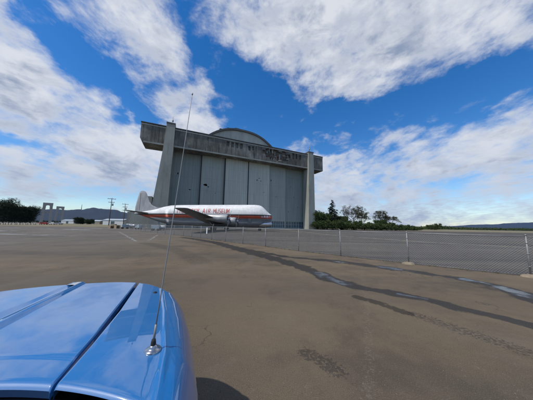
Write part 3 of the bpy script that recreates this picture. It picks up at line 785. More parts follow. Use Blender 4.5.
# engines
M['cowl'] = simple('cowling_metal', (0.36, 0.36, 0.35), 0.45, 0.25, var=0.2, sc=1.2)
M['blade'] = simple('propeller_blade', (0.10, 0.10, 0.10), 0.5)
def engine(s0, y_, z_):
    e = MB()
    e.lathe([(0.35, 0.55), (0.05, 0.72), (0, 0.80), (0.12, 0.90), (0.6, 0.99), (1.6, 1.02), (2.4, 0.98), (3.2, 0.90), (4.6, 0.72), (6.2, 0.45), (7.4, 0.12)], 'x', (s0, y_, z_), 28)
    e.v = [(x, y, zz + 0.12 * max(0, (x - s0 - 2.4))) for x, y, zz in e.v]
    eng = e.build('engine', M['cowl'], plane_o)
    d = MB(); d.lathe([(0.3, 0.0), (0.3, 0.6)], 'x', (s0, y_, z_), 20)
    for k in range(12):
        a = k * math.pi / 6; d.tube([(s0 + 0.22, y_ + 0.2 * math.cos(a), z_ + 0.2 * math.sin(a)), (s0 + 0.22, y_ + 0.6 * math.cos(a), z_ + 0.6 * math.sin(a))], 0.06, 6)
    d.build('cylinder_head', M['dark'], eng)
    q = MB(); q.lathe([(-0.55, 0.02), (-0.45, 0.14), (-0.2, 0.24), (0.1, 0.27), (0.25, 0.2)], 'x', (s0 - 0.1, y_, z_), 16); q.build('spinner', M['alu'], eng)
    for k in range(4):
        a = math.radians(38 + 90 * k); q = MB(); ca, sa = math.cos(a), math.sin(a)
        rr_ = [(0.2, 0.10, 0.9), (0.7, 0.17, 0.75), (1.4, 0.21, 0.5), (2.1, 0.16, 0.3), (2.45, 0.05, 0.2)]
        rows = []
        for rad, wd, tw in rr_:
            cx0, cy0 = y_ + rad * ca, z_ + rad * sa; tx, ty = -sa, ca
            w1, w2 = wd * math.cos(tw), wd * math.sin(tw)
            rows.append([(s0 - 0.32 + w2, cx0 + tx * w1, cy0 + ty * w1), (s0 - 0.30, cx0, cy0), (s0 - 0.32 - w2, cx0 - tx * w1, cy0 - ty * w1), (s0 - 0.36, cx0, cy0)])
        q.grid(rows, smooth=False, closed=True); q.f.append((0, 1, 2, 3)); q.m.append(0); q.sm.append(False)
        q.build('propeller_blade', M['blade'], eng)
for sg in (1, -1):
    engine(9.3, sg * 6.4, 2.75); engine(9.9, sg * 12.4, 3.2)
# landing gear
def wheel(mbx, x, y, z, r, wdt): mbx.lathe([(-wdt / 2, r * 0.55), (-wdt / 2, r * 0.9), (-wdt * 0.3, r), (wdt * 0.3, r), (wdt / 2, r * 0.9), (wdt / 2, r * 0.55)], 'y', (x, y, z), 22)
for (x, y, zt, r) in ((3.6, 0, 1.6, 0.45), (15.5, 6.4, 2.4, 0.7), (15.5, -6.4, 2.4, 0.7)):
    g = MB(); g.tube([(x, y, zt), (x, y, r)], 0.13, 10); g.tube([(x, y - 0.45, r), (x, y + 0.45, r)], 0.09, 8); g.tube([(x + 1.2, y, zt), (x, y, r + 0.5)], 0.07, 8)
    gg = g.build('landing_gear', M['alu'], plane_o)
    for sg in (1, -1):
        q = MB(); wheel(q, x, y + sg * 0.45, r, r, 0.36); q.lathe([(-0.12, 0.02), (-0.12, r * 0.55), (0.12, r * 0.55), (0.12, 0.02)], 'y', (x, y + sg * 0.45, r), 16); q.build('tyre', M['rubber'], gg)
mb = MB(); mb.box(35.2, 35.5, -0.15, 0.15, 0, 2.4); mb.box(34.6, 36.1, -0.6, 0.6, 0, 0.2)
tag(mb.build('tail_stand', M['steel_pale'], loc=AN, rz=AR), 'steel prop standing under the rear fuselage of the cargo aircraft', 'support stand')

# ------------------------------------------------------------------ fence
fence = empty('chain_link_fence', (FENCE[1][0], FENCE[1][1], 0))
tag(fence, 'long low galvanised chain link fence dividing the lot from the apron', 'fence')
FO = Vector((FENCE[1][0], FENCE[1][1], 0))
FH = 1.46
M['footing'] = simple('tan_footing_concrete', (0.24, 0.19, 0.13), 0.95, var=0.3, sc=9)
M['wire'] = simple('fence_wire', (0.42, 0.42, 0.40), 0.5, 0.3, var=0.15)
fr_ = random.Random(11)
posts = []
for i, p in enumerate(FENCE):
    lean = Vector((fr_.uniform(-0.03, 0.03), fr_.uniform(-0.03, 0.03), 0))
    posts.append((Vector((p[0], p[1], 0)) - FO, lean))
for i, (p, ln) in enumerate(posts):
    mb = MB(); mb.tube([p + Vector((0, 0, 0.0)), p + ln + Vector((0, 0, FH + 0.03))], 0.025, 10)
    mb.tube([p + ln + Vector((0, 0, FH + 0.03)), p + ln + Vector((0, 0, FH + 0.06)), p + ln + Vector((0, 0, FH + 0.08))], [0.036, 0.034, 0.01], 10)
    for zz in (0.35, 0.8, 1.2):
        q = p + ln * (zz / FH); mb.tube([q + Vector((0, 0, zz)), q + Vector((0, 0, zz + 0.03))], 0.036, 10)
    mb.build('post', M['galv'], fence)
    if i < len(posts) - 1:
        p2, ln2 = posts[i + 1]
        d = (p2 - p); L = d.length; d.normalize()
        a = p + ln + Vector((0, 0, FH)); b = p2 + ln2 + Vector((0, 0, FH))
        mb = MB(); mid_ = (a + b) / 2 - Vector((0, 0, fr_.uniform(0.0, 0.025)))
        mb.tube([a, mid_, b], 0.021, 8); mb.build('top_rail', M['galv'], fence)
        mb = MB(); mb.tube([p + Vector((0, 0, 0.06)), (p + p2) / 2 + Vector((0, 0, 0.05)), p2 + Vector((0, 0, 0.06))], 0.007, 6); mb.build('tension_wire', M['galv'], fence)
        mb = MB(); sp_ = 0.085 if i < 8 else 0.12; z0, z1 = 0.05, FH; hh = z1 - z0; rw = 0.0023 if i < 5 else 0.0025
        nrm = Vector((-d.y, d.x, 0))
        k = -int(hh / sp_) - 1
        while k * sp_ < L + hh:
            for sg in (1, -1):
                # wire runs from (x0,z0) at 45 degrees
                x0 = k * sp_; xa, xb = (x0, x0 + hh) if sg > 0 else (x0 + hh, x0)
                za, zb = z0, z1
                # clip to the panel
                dx_ = xb - xa
                t0, t1 = 0.0, 1.0
                for lim, s_ in ((0.03, 1), (L - 0.03, -1)):
                    fa, fb = s_ * (xa - lim), s_ * (xb - lim)
                    if fa < 0 and fb < 0: t0 = 2
                    elif fa < 0: t0 = max(t0, -fa / (fb - fa))
                    elif fb < 0: t1 = min(t1, fa / (fa - fb))
                if t0 < t1 and t1 - t0 > 0.01:
                    A_ = p + d * (xa + dx_ * t0) + Vector((0, 0, za + hh * t0)); B_ = p + d * (xa + dx_ * t1) + Vector((0, 0, za + hh * t1))
                    A_ += ln * (za + hh * t0) / FH; B_ += ln * (za + hh * t1) / FH
                    off = nrm * 0.003 * sg
                    mb.tube([A_ + off, B_ + off], rw, 3, cap=False, smooth=False)
            k += 1
        mb.build('wire_mesh', M['wire'], fence, fix=False)
wr = random.Random(21)
M['weed'] = simple('dry_weeds', (0.11, 0.09, 0.04), 0.9, var=0.5, sc=3)
wb = MB()
for i in range(0, 12):
    a_, b_ = Vector(FENCE[i]), Vector(FENCE[i + 1])
    for k in range(60):
        if mnoise.noise(Vector((i * 1.7 + k * .05, 3, 0))) < -0.02: continue
        p = a_.lerp(b_, wr.random()) + Vector((wr.gauss(0, .06), wr.gauss(0, .06)))
        for _ in range(wr.randint(4, 9)):
            q = p + Vector((wr.gauss(0, .025), wr.gauss(0, .025))); h_ = wr.uniform(.03, .12); l_ = Vector((wr.gauss(0, .03), wr.gauss(0, .03))); s_ = Vector((wr.gauss(0, 1), wr.gauss(0, 1))).normalized() * .004
            wb.add([(*(q - s_), 0), (*(q + s_), 0), (*(q + l_), h_)], [(0, 1, 2)])
tag(wb.build('weeds', M['weed'], fix=False), 'sparse dry weeds along the foot of the chain link fence', 'weeds', kind='stuff')
# concrete feet under some posts (tan, half buried)
for i in (1, 2):
    p = posts[i][0]; mb = MB()
    rows = []
    for (z, r) in ((-0.02, 0.24), (0.05, 0.21), (0.08, 0.14), (0.10, 0.05)):
        rows.append([(p.x + r * math.cos(a) * (1.2 + 0.15 * math.sin(3 * a)), p.y + r * math.sin(a), z) for a in [2 * math.pi * k / 14 for k in range(14)]])
    mb.grid(rows, closed=True); mb.f.append(tuple(len(mb.v) - 14 + k for k in range(14))); mb.m.append(0); mb.sm.append(False)
    mb.build('post_footing', M['wood_pale'] if False else M['footing'], fence)
# narrow white board wired to the fence
d = (Vector(FENCE[9]) - Vector(FENCE[8])).normalized(); q = Vector(FENCE[8]) + (Vector(FENCE[9]) - Vector(FENCE[8])) * 0.42
mb = MB(); n2_ = Vector((-d.y, d.x)) * 0.012; off = n2_.normalized() * 0.045
if (q + off).length > (q - off).length: off = -off
w_ = d * 0.11
pts = [q + off - w_ - n2_, q + off + w_ - n2_, q + off + w_ + n2_, q + off - w_ + n2_]
mb.hexa([(*a, 0.62) for a in pts], [(*a, 1.34) for a in pts])
tag(bevel(mb.build('notice_board', M['white_paint']), 0.01), 'narrow upright white board fixed to the chain link fence', 'sign')

# ------------------------------------------------------------------ blue pickup
TR = RAD(19)
truck = empty('pickup_truck', (-1.03 * math.cos(TR), -1.03 * math.sin(TR), 0), TR)
tag(truck, 'glossy bright blue vehicle with a long ridged bonnet and whip aerial, right in front', 'pickup truck')
t = NT('blue_metallic_paint')
fl = t.noise(sc=900, detail=1); du = t.noise(sc=2.5, detail=6)
c = t.ramp(fl, [(0.3, (0.004, 0.125, 0.36)), (0.7, (0.008, 0.165, 0.44))])
dv = t.new('ShaderNodeTexVoronoi', feature='F1'); dv.inputs['Scale'].default_value = 130; t.link(t.tc.outputs['Object'], dv.inputs['Vector'])
spots = t.math('MULTIPLY', t.mr(dv.outputs['Distance'], 0.06, 0.16, 1.0, 0.0), t.mr(t.noise(sc=35, detail=2), 0.52, 0.62))
film = t.mr(t.noise(sc=7, detail=9, rough=0.7, loc=(1, 4, 2)), 0.4, 0.75, 0.0, 0.10)
c = t.mix(t.math('ADD', t.math('MULTIPLY', spots, 0.35), film, clamp=True), c, (0.30, 0.31, 0.30))
t.set(Base_Color=c, Roughness=t.mr(du, 0.3, 0.7, 0.38, 0.48), Metallic=0.0, Coat_Weight=1.0, Coat_IOR=2.0, Coat_Roughness=t.mr(du, 0.3, 0.75, 0.008, 0.03))
t.b.inputs['Specular IOR Level'].default_value = 0.5
M['blue'] = t.mat
t = NT('windscreen_glass'); t.set(Base_Color=(0.02, 0.025, 0.025), Roughness=0.04); t.b.inputs['Specular IOR Level'].default_value = 0.8
M['glass'] = t.mat
ZH = 1.13
def bf(c_): return 2.42 - 0.20 * c_ * c_ - 0.70 * c_ ** 4               # front edge
def br(c_): return 1.06 - 0.33 * c_ * c_               # rear edge
def gap_c(b): return float(np.interp(b, [0.9, 1.35, 2.25], [0.59, 0.575, 0.50]))
def crease_c(b): return float(np.interp(b, [0.6, 1.1, 1.6, 2.05], [0.965, 0.95, 0.885, 0.79]))
def ztop(c_, b):
    q = abs(c_)
    z = ZH + 0.016 - 0.030 * (q / 0.9) ** 4
    fr = (b - 1.0) / 1.4
    z -= 0.018 * max(0, fr) ** 2
    e = bf(c_) - b                                     # roll over at the front edge
    if e < 0.045: z -= 0.045 * ((0.045 - e) / 0.045) ** 2
    # raised double-edged centre rib, wider at the windscreen
    rw = float(np.interp(b, [1.0, 2.4], [0.085, 0.045])); rh = 0.020
    if q < rw * 1.3:
        z += rh * (1 - min(1, max(0, (q - rw * 0.75) / (rw * 0.55)))) - 0.009 * max(0, 1 - q / (rw * 0.7))
    # shallow fall towards the side creases of the bonnet
    return z
def lin(a, b, n): return [a + (b - a) * k / (n - 1) for k in range(n)]
# bonnet
rows = []
frs = [0, .003, .007, .012, .018, .03] + lin(.045, .085, 4) + lin(.09, .12, 8) + lin(.14, .95, 34) + [.96, .966, .972, .978, .984, .99, .995, 1.0]
for fr in frs:
    row = []
    cs = sorted(set(lin(-1, 1, 61) + [x * 0.01 for x in range(-18, 19)] + [sg * v for sg in (1, -1) for v in (0.975, 0.984, 0.989, 0.993, 0.996, 0.998)]))
    for cn in cs:
        cg = gap_c(1.0 + 1.3 * fr) - 0.004
        c_ = cn * cg; b0, b1 = br(c_), bf(c_); b = b0 + (b1 - b0) * fr
        z = ztop(c_, b)
        ed = cg - abs(c_)
        if ed < 0.007: z -= 0.006 * ((0.007 - ed) / 0.007) ** 2
        rb = b - b0
        z -= 0.004 * min(1, max(0, (0.16 - rb) / 0.02)) 
        if rb < 0.022: z -= 0.014 * ((0.022 - rb) / 0.022) ** 2
        row.append((c_, b, z))
    rows.append(row)
mb = MB(); mb.grid(rows)
mb.grid([[(x, y, z) for x, y, z in [r[-1] for r in rows]], [(x, y, z - 0.035) for x, y, z in [r[-1] for r in rows]]])
mb.grid([[(x, y, z) for x, y, z in [r[0] for r in rows]], [(x, y, z - 0.035) for x, y, z in [r[0] for r in rows]]])
mb.grid([[p for p in rows[0]], [(x, y + 0.01, z - 0.03) for x, y, z in rows[0]]])
mb.grid([[p for p in rows[-1]], [(x, y + 0.012, z - 0.06) for x, y, z in rows[-1]]])
bonnet = mb.build('bonnet', M['blue'], truck)
# chrome tip on the rib
mb = MB(); mb.grid([[(c_, b, ztop(0.0, b) + 0.012 - 0.5 * c_ * c_ / 0.045 * 0.5) for c_ in lin(-0.045, 0.045, 7)] for b in lin(2.26, 2.392, 6)])
mb.build('bonnet_trim', M['chrome'], bonnet)
# fenders: top, rounded shoulder, bulging flank
def fender(sg):
    rows = []
    for fr in [0, .004, .009, .015] + lin(.03, .95, 50) + [.958, .966, .972, .978, .984, .99, .995, 1.0]:
        row = []
        bb = 0.62 + (2.12 - 0.62) * fr
        cc = crease_c(bb)
        g0 = gap_c(bb) + 0.004
        prof = []
        for q in [0, .004, .009, .015, .022, .03] + [k_ / 30 for k_ in range(2, 26)] + [.86, .875, .89, .90, .91, .92, .93, .94, .95, .96, .97, .98, .99, 1.0]:
            c_ = g0 + (cc - g0) * q
            prof.append((c_, None))
        row = []
        for c_, _ in prof:
            b0, b1 = br(c_) - (0.0), bf(c_); b = b0 + (b1 - b0) * fr
            cc_ = crease_c(b)
            z = ztop(c_, b)
            ed = c_ - g0
            if ed < 0.007: z -= 0.006 * ((0.007 - ed) / 0.007) ** 2
            eo = cc - c_
            z += 0.007 * math.exp(-((eo - 0.03) / 0.018) ** 2)
            if b - b0 < 0.02: z -= 0.012 * ((0.02 - (b - b0)) / 0.02) ** 2
            row.append((c_, b, z))
        c_l, b_l, z_l = row[-1]
        bulge = float(np.interp(fr, [0, 0.5, 0.85, 1], [0.11, 0.155, 0.18, 0.16]))
        for dz, dc in ((0.003, bulge * .10), (0.012, bulge * .25), (0.03, bulge * .40), (0.06, bulge * .56), (0.11, bulge * .74), (0.18, bulge * .88), (0.28, bulge * .97), (0.42, bulge), (0.48, bulge * .9), (0.60, bulge * .5), (0.70, bulge * .3)):
            ex = 0.0
            row.append((c_l + dc, b_l - 0.9 * dc * max(0, (fr - 0.8) / 0.2) ** 2, z_l - dz))
        rows.append(row)
    mb = MB(); mb.grid(rows)
    fr_row = rows[-1]
    mb.grid([fr_row, [(x * 0.97, y - 0.015, z - 0.06) for x, y, z in fr_row]])
    mb.grid([[r[0] for r in rows], [(r[0][0], r[0][1], r[0][2] - 0.035) for r in rows]])
    if sg < 0: mb.v = [(-x, y, z) for x, y, z in mb.v]
    return mb.build('fender', M['blue'], truck)
fR = fender(1); fL = fender(-1)
# wheel arches + wheels
for b in (1.35, -1.75):
    for sg in (1, -1):
        mb = MB(); wheel(mb, 0, 0, 0, 0.36, 0.22); mb.v = [(y * 1.0 + sg * 0.86, x + b, z + 0.36) for x, y, z in mb.v]
        wl = mb.build('wheel', M['rubber'], truck)
        mb = MB(); mb.lathe([(-0.09, 0.03), (-0.1, 0.12), (-0.06, 0.2), (0.06, 0.2), (0.1, 0.12), (0.09, 0.03)], 'y', (0, 0, 0), 20); mb.v = [(y + sg * 0.88, x + b, z + 0.36) for x, y, z in mb.v]
        mb.build('rim', M['chrome'], wl)
# nose: grille, headlights, bumper
mb = MB(); rows = [[(c_, bf(c_) - 0.03, z) for c_ in lin(-0.78, 0.78, 30)] for z in (1.08, 0.95, 0.6, 0.42)]
mb.grid(rows); nose = mb.build('front_panel', M['blue'], truck)
mb = MB()
for z in lin(0.70, 0.98, 7):
    cs = lin(-0.48, 0.48, 12); mb.tube([(c_, bf(c_) - 0.018, z) for c_ in cs], 0.011, 6)
mb.build('grille', M['chrome'], truck)
for sg in (1, -1):
    mb = MB(); mb.lathe([(0.0, 0.10), (0.03, 0.095), (0.055, 0.06), (0.065, 0.0)], 'y', (sg * 0.66, bf(0.66) - 0.03, 0.84), 20); mb.build('headlight', M['chrome'], truck)
mb = MB(); cs = lin(-0.84, 0.84, 24)
mb.grid([[(c_, bf(c_) + oy, z) for c_ in cs] for oy, z in ((-0.02, 0.58), (0.10, 0.57), (0.12, 0.50), (0.10, 0.42), (-0.02, 0.41))]); mb.build('bumper', M['chrome'], truck)
# cowl trough, windscreen, cab, bed
mb = MB(); cs = lin(-0.93, 0.93, 41)
mb.grid([[(c_, br(c_) + 0.02, ZH - 0.045) for c_ in cs], [(c_, br(c_) - 0.05, ZH - 0.07) for c_ in cs], [(c_, br(c_) - 0.12, ZH - 0.05) for c_ in cs]])
mb.build('cowl_vent', M['dark'], truck)
mb = MB()
mb.grid([[(c_ * (1 - 0.2 * q), (br(c_) - 0.12) * (1 - q) + (-0.05 - 0.10 * c_ * c_) * q, ZH - 0.05 + 0.50 * q + 0.04 * math.sin(q * math.pi)) for c_ in cs] for q in lin(0, 1, 8)])
mb.build('windscreen', M['glass'], truck)
for sg in (1, -1):
    mb = MB(); mb.tube([(sg * 0.94, br(0.93) - 0.11, ZH - 0.05), (sg * 0.86, 0.36, ZH + 0.24), (sg * 0.755, -0.15, ZH + 0.47)], 0.028, 8); mb.build('windscreen_pillar', M['blue'], truck)
rows = []
for b in (-0.15, -0.4, -1.0, -1.3):
    zt = 1.6 + (0.04 if -1.2 < b < -0.2 else 0)
    rows.append([(-0.76, b, zt - 0.03), (-0.6, b, zt), (0, b, zt + 0.03), (0.6, b, zt), (0.76, b, zt - 0.03)])
mb = MB(); mb.grid(rows); mb.build('roof', M['blue'], truck)
for sg in (1, -1):
    mb = MB()
    ys = [0.80, 0.3, -0.3, -0.9, -1.35]
    mb.grid([[(sg * 0.985, y, 1.08) for y in ys], [(sg * 1.04, y, 0.9) for y in ys], [(sg * 1.06, y, 0.65) for y in ys], [(sg * 1.0, y, 0.38) for y in ys]])
    dr = mb.build('door', M['blue'], truck)
    mb = MB(); mb.tube([(sg * 1.06, -0.75, 0.88), (sg * 1.08, -0.7, 0.88), (sg * 1.08, -0.55, 0.88), (sg * 1.06, -0.5, 0.88)], 0.012, 6); mb.build('handle', M['chrome'], dr)
    mb = MB()
    mb.add([(sg * 0.95, 0.62, 1.09), (sg * 0.96, -1.25, 1.09), (sg * 0.77, -1.2, 1.56), (sg * 0.77, -0.15, 1.56)], [(0, 1, 2, 3)])
    mb.build('side_window', M['glass'], truck)
    mb = MB(); mb.box(sg * 0.80 if sg > 0 else -1.04, 1.04 if sg > 0 else -0.80, -3.3, -1.36, 0.45, 1.08); bevel(mb.build('bed_side', M['blue'], truck), 0.03)
mb = MB(); mb.box(-0.8, 0.8, -3.3, -1.36, 0.5, 0.56); mb.box(-0.8, 0.8, -3.34, -3.26, 0.56, 1.07); mb.box(-0.98, 0.98, -1.355, -1.3, 0.45, 1.56)
mb.build('cargo_bed', M['blue'], truck)
mb = MB(); mb.box(-0.9, 0.9, -1.3, 0.7, 0.35, 1.0); mb.box(-0.6, 0.6, 0.7, 1.9, 0.35, 0.98); mb.build('cabin_interior', M['dark'], truck)
# rubber grommet on the fender near its front
mb = MB(); zz = ztop(0.72, 1.93); mb.lathe([(-0.01, 0.016), (0.004, 0.015), (0.010, 0.008), (0.011, 0.0)], 'z', (0.72, 1.93, zz), 14); mb.build('grommet', M['rubber'], fR)
# whip aerial
ab = Vector((0.865, 1.097, ztop(0.865, 1.097)))
mb = MB(); mb.lathe([(-0.004, 0.040), (0.003, 0.041), (0.007, 0.037), (0.010, 0.026), (0.014, 0.020), (0.020, 0.019), (0.024, 0.012), (0.026, 0.0)], 'z', tuple(ab), 28); mb.v = [(ab.x + (x - ab.x) * .88, ab.y + (y - ab.y) * .88, z) for x, y, z in mb.v]
M['dull_chrome'] = simple('weathered_chrome', (0.45, 0.45, 0.45), 0.25, 1.0, var=0.3, sc=60)
an = mb.build('aerial_base', M['dull_chrome'], truck)
mb = MB(); mb.lathe([(0.022, 0.011), (0.03, 0.0115), (0.040, 0.010), (0.048, 0.008), (0.05, 0.0)], 'z', tuple(ab), 16); mb.build('insulator', M['rubber'], an)
mb = MB(); tip = Vector((0.945, 1.246, 2.52)); b0 = ab + Vector((0.0, 0.0, 0.04)); b1 = b0 + (tip - b0) * 0.05
mb.tube([b0, b1], 0.0055, 8)
pts = [b1 + (tip - b1) * (k / 10) + Vector((0.0, 0.012 * math.sin(math.pi * k / 10), 0)) for k in range(11)]
mb.tube(pts, [0.0030 - 0.0014 * k / 10 for k in range(11)], 8)
mb.tube([tip, tip + (tip - b1).normalized() * 0.012], 0.004, 8)
mb.build('whip', M['galv'], an)

# ------------------------------------------------------------------ trees
def leafmat(name, a, b, c_):
    t = NT(name)
    oi = t.new('ShaderNodeObjectInfo')
    n = t.noise(sc=0.45, detail=4); n2 = t.noise(sc=4.0, detail=2)
    col = t.ramp(n, [(0.35, a), (0.5, b), (0.68, c_)])
    col = t.mix(t.mr(n2, 0.4, 0.7, 0, 0.4), col, [v * 1.5 for v in b])
    t.set(Base_Color=col, Roughness=0.75); t.b.inputs['Specular IOR Level'].default_value = 0.2
    return t.mat
M['leaf_dark'] = leafmat('conifer_needles', (0.014, 0.024, 0.012), (0.024, 0.040, 0.018), (0.040, 0.058, 0.025))
M['leaf_green'] = leafmat('broadleaf_foliage', (0.020, 0.036, 0.012), (0.045, 0.068, 0.020), (0.085, 0.098, 0.034))
M['leaf_spring'] = leafmat('sparse_spring_foliage', (0.04, 0.042, 0.024), (0.06, 0.062, 0.03), (0.09, 0.085, 0.045))
M['bark'] = simple('grey_bark', (0.10, 0.085, 0.07), 0.95, sc=4, stretch=(1, 1, 0.2))
def leaves(mb, c_, r, n, size, rnd, squash=1.0, clump=0.55):
    """leaf-sized faces in small clumps spread through an ellipsoid"""
    done = 0
    while done < n:
        d = Vector((rnd.gauss(0, 1), rnd.gauss(0, 1), rnd.gauss(0, 1))).normalized() * (rnd.random() ** 0.5)
        q = Vector((c_[0] + d.x * r[0], c_[1] + d.y * r[1], c_[2] + d.z * r[2]))
        m = rnd.randint(3, 8)
        for _ in range(m):
            p = q + Vector((rnd.gauss(0, 1), rnd.gauss(0, 1), rnd.gauss(0, .8))) * size * 1.1
            a = Vector((rnd.gauss(0, 1), rnd.gauss(0, 1), rnd.gauss(0, 1))).normalized() * size * rnd.uniform(.5, 1)
            b = a.cross(Vector((rnd.gauss(0, 1), rnd.gauss(0, 1), rnd.gauss(0, 1)))).normalized() * size * rnd.uniform(.4, .8)
            mb.add([p - a, p + b, p + a, p - b], [(0, 1, 2, 3)])
        done += m
def tree(name, label, cat, x, y, h, w_, kind, seed, group=None):
    rnd = random.Random(seed)
    e = empty(name, (x, y, 0), rnd.uniform(0, 6.28)); tag(e, label, cat, group)
    if kind not in ('conifer', 'dark'): h *= 1.12
    tr = MB(); cr = MB()
    if kind == 'conifer':
        tr.tube([(0, 0, 0), (0.05, 0, h * .5), (0, 0, h * .97)], [h * .018, h * .011, .03], 7)
        lv = int(h * 2.4)
        for k in range(lv):
            f_ = k / lv; z = h * (0.10 + 0.88 * f_); rad = w_ * .5 * (1 - f_) ** 0.85 * rnd.uniform(.72, 1.1) + .12
            nbr = max(4, int(9 * (1 - f_)) + 3)
            for b in range(nbr):
                a = rnd.uniform(0, 6.28); l = rad * rnd.uniform(.65, 1.1)
                end = Vector((math.cos(a) * l, math.sin(a) * l, z - l * .22))
                if k % 3 == 0: tr.tube([(0, 0, z), end], [.05, .015], 4, cap=False)
                for s_ in range(max(3, int(l * 5))):
                    q = Vector((0, 0, z)).lerp(end, rnd.uniform(.2, 1))
                    for _ in range(2):
                        p = q + Vector((rnd.gauss(0, .16), rnd.gauss(0, .16), rnd.gauss(0, .12)))
                        d1 = Vector((math.cos(a + rnd.uniform(-.8, .8)), math.sin(a + rnd.uniform(-.8, .8)), rnd.uniform(-.5, .1))) * rnd.uniform(.25, .45)
                        d2 = Vector((rnd.gauss(0, 1), rnd.gauss(0, 1), rnd.gauss(0, .4))).normalized() * .22
                        cr.add([p - d1, p + d2, p + d1, p - d2], [(0, 1, 2, 3)])
        m_ = M['leaf_dark']
    else:
        sparse = kind == 'sparse'
        th = h * {'bush': .06, 'dark': .10, 'broad': .14, 'sparse': .26}[kind]
        tr.tube([(0, 0, 0), (rnd.uniform(-.2, .2), rnd.uniform(-.2, .2), th), (rnd.uniform(-.4, .4), rnd.uniform(-.4, .4), h * .62)], [h * .022, h * .016, h * .006], 8)
        nl = 13 if kind != 'bush' else 8
        for b in range(nl):
            a = b * 2.4 + rnd.uniform(-.4, .4); f_ = b / nl
            z0 = th + (h * .5 - th) * f_; l = w_ * .5 * rnd.uniform(.55, .95) * (1 - .35 * f_)
            end = Vector((math.cos(a) * l, math.sin(a) * l, z0 + (h - z0) * rnd.uniform(.35, .82)))
            mid_ = Vector((math.cos(a) * l * .5, math.sin(a) * l * .5, z0 + (end.z - z0) * .4))
            tr.tube([(0, 0, z0), mid_, end], [h * .009, h * .006, h * .002], 5, cap=False)
            for s_ in range(5 if sparse else 2):
                e2 = end + Vector((rnd.gauss(0, .14), rnd.gauss(0, .14), rnd.gauss(.06, .1))) * h * .6
                e2.z = min(e2.z, h)
                tr.tube([mid_.lerp(end, rnd.uniform(.3, .9)), e2], [h * .0035, h * .001], 4, cap=False)
                if sparse: leaves(cr, e2, (h * .06,) * 3, 70, .11 + h * .005, rnd)
            R_ = h * rnd.uniform(.12, .2)
            leaves(cr, end, (R_ * 1.2, R_ * 1.2, R_ * .85), 150 if sparse else 420, (.20 + h * .008) if not sparse else .10 + h * .004, rnd)
        if not sparse: leaves(cr, (0, 0, h * .46), (w_ * .48, w_ * .48, h * .44), 4200, .22 + h * .008, rnd)
        m_ = {'sparse': M['leaf_spring'], 'dark': M['leaf_dark'], 'bush': M['leaf_green'], 'broad': M['leaf_green']}[kind]
    tr.build('trunk', M['bark'], e, fix=False); cr.build('crown', m_, e, fix=False)
    return e
def dirx(px, Y):                       # world x of a bearing read off the photograph, at a distance Y
    return (px - 266.0) / 195.0 * Y * 1.0
TL = [
 ('conifer_tree', 'tall dark pointed conifer beside the right end of the hangar', 'tree', 332, 118, 18.4, 13.5, 'conifer', None),
 ('broadleaf_tree', 'dense round green tree hard against the right hangar pylon', 'tree', 317, 112, 10, 11, 'broad', None),
 ('broadleaf_tree', 'dark green tree just left of the pointed conifer', 'tree', 324, 116, 9.0, 8, 'broad', None),
 ('broadleaf_tree', 'low green tree just right of the pointed conifer', 'tree', 341, 120, 8.2, 8, 'broad', None),
 ('bare_tree', 'largest half bare tree with open rounded crown right of the conifer', 'tree', 353, 122, 13.8, 14, 'sparse', None),
 ('bare_tree', 'thin half bare tree behind the largest one', 'tree', 361, 128, 11.0, 9, 'sparse', None),
 ('bare_tree', 'half bare tree with a green left side further right', 'tree', 381, 126, 11.0, 9, 'sparse', None),
 ('bare_tree', 'wide low half bare tree sloping down to the right', 'tree', 390, 130, 8.6, 11, 'sparse', None),
 ('broadleaf_tree', 'small dense green tree under the half bare trees', 'tree', 380, 122, 6.0, 8, 'broad', None),
 ('broadleaf_tree', 'tiny low green tree on the right horizon well away from the thicket', 'tree', 433, 210, 6.0, 16, 'broad', None),
]
for i, (nm, lb, ct, px, Y, h, ww, kd, gp) in enumerate(TL):
    tree(nm, lb, ct, dirx(px, Y), Y, h, ww, kd, 100 + i, gp)
for i, (px, Y, h, ww, lb) in enumerate([(320, 108, 5.0, 12, 'green thicket bush at the foot of the right hangar pylon'), (331, 110, 4.8, 12, 'green thicket bush under the pointed conifer'), (342, 112, 4.6, 12, 'green thicket bush between conifer and largest half bare tree'),
        (353, 114, 4.8, 12, 'green thicket bush under the largest half bare tree'), (364, 117, 4.2, 12, 'green thicket bush right of the largest half bare tree'), (374, 118, 4.4, 11, 'green thicket bush left of the wide low tree'), (385, 120, 4.2, 12, 'green thicket bush under the wide low tree'), (395, 124, 3.6, 11, 'low green thicket bush just right of the wide low tree'), (403, 130, 3.2, 11, 'next to last thicket bush on the right, lower than its neighbours'), (412, 138, 2.8, 12, 'last and lowest thicket bush where the thicket thins out to the right')]):
    tree('thicket_bush', lb, 'bush', dirx(px, Y), Y, h, ww, 'bush', 300 + i, 'thicket bushes right of the hangar')
LT = [(-3, 165, 19, 13), (5, 168, 22, 11), (11, 172, 17, 9), (17, 176, 12.5, 10), (22.5, 180, 17.5, 7.5), (27.5, 184, 12.5, 8), (32.5, 186, 17.5, 8)]
ll = ['tall dark tree at the left edge, cut by the frame', 'tallest dark tree of the wood at the left', 'dark tree just right of the tallest one', 'low dark tree in the dip of the left wood', 'dark tree left of the wood\'s right end', 'lower dark tree in the second dip of the left wood', 'dark round tree at the right end of the left wood']
for i, (px, Y, h, ww) in enumerate(LT):
    tree('dark_tree', ll[i], 'tree', dirx(px, Y), Y, h, ww, 'dark', 500 + i, 'dark trees of the wood at the left')
for i, (px, Y, h, ww, lb) in enumerate([(80, 190, 6.6, 8, 'squat dark tree left of the gap, before the sheds'), (84, 192, 5.0, 5, 'low dark shrub tree in the middle of the dark clump before the sheds'), (91, 190, 5.0, 8, 'low dark round tree right of the gap, left of the first utility pole')]):
    tree('dark_tree', lb, 'tree', dirx(px, Y), Y, h, ww, 'dark', 600 + i)
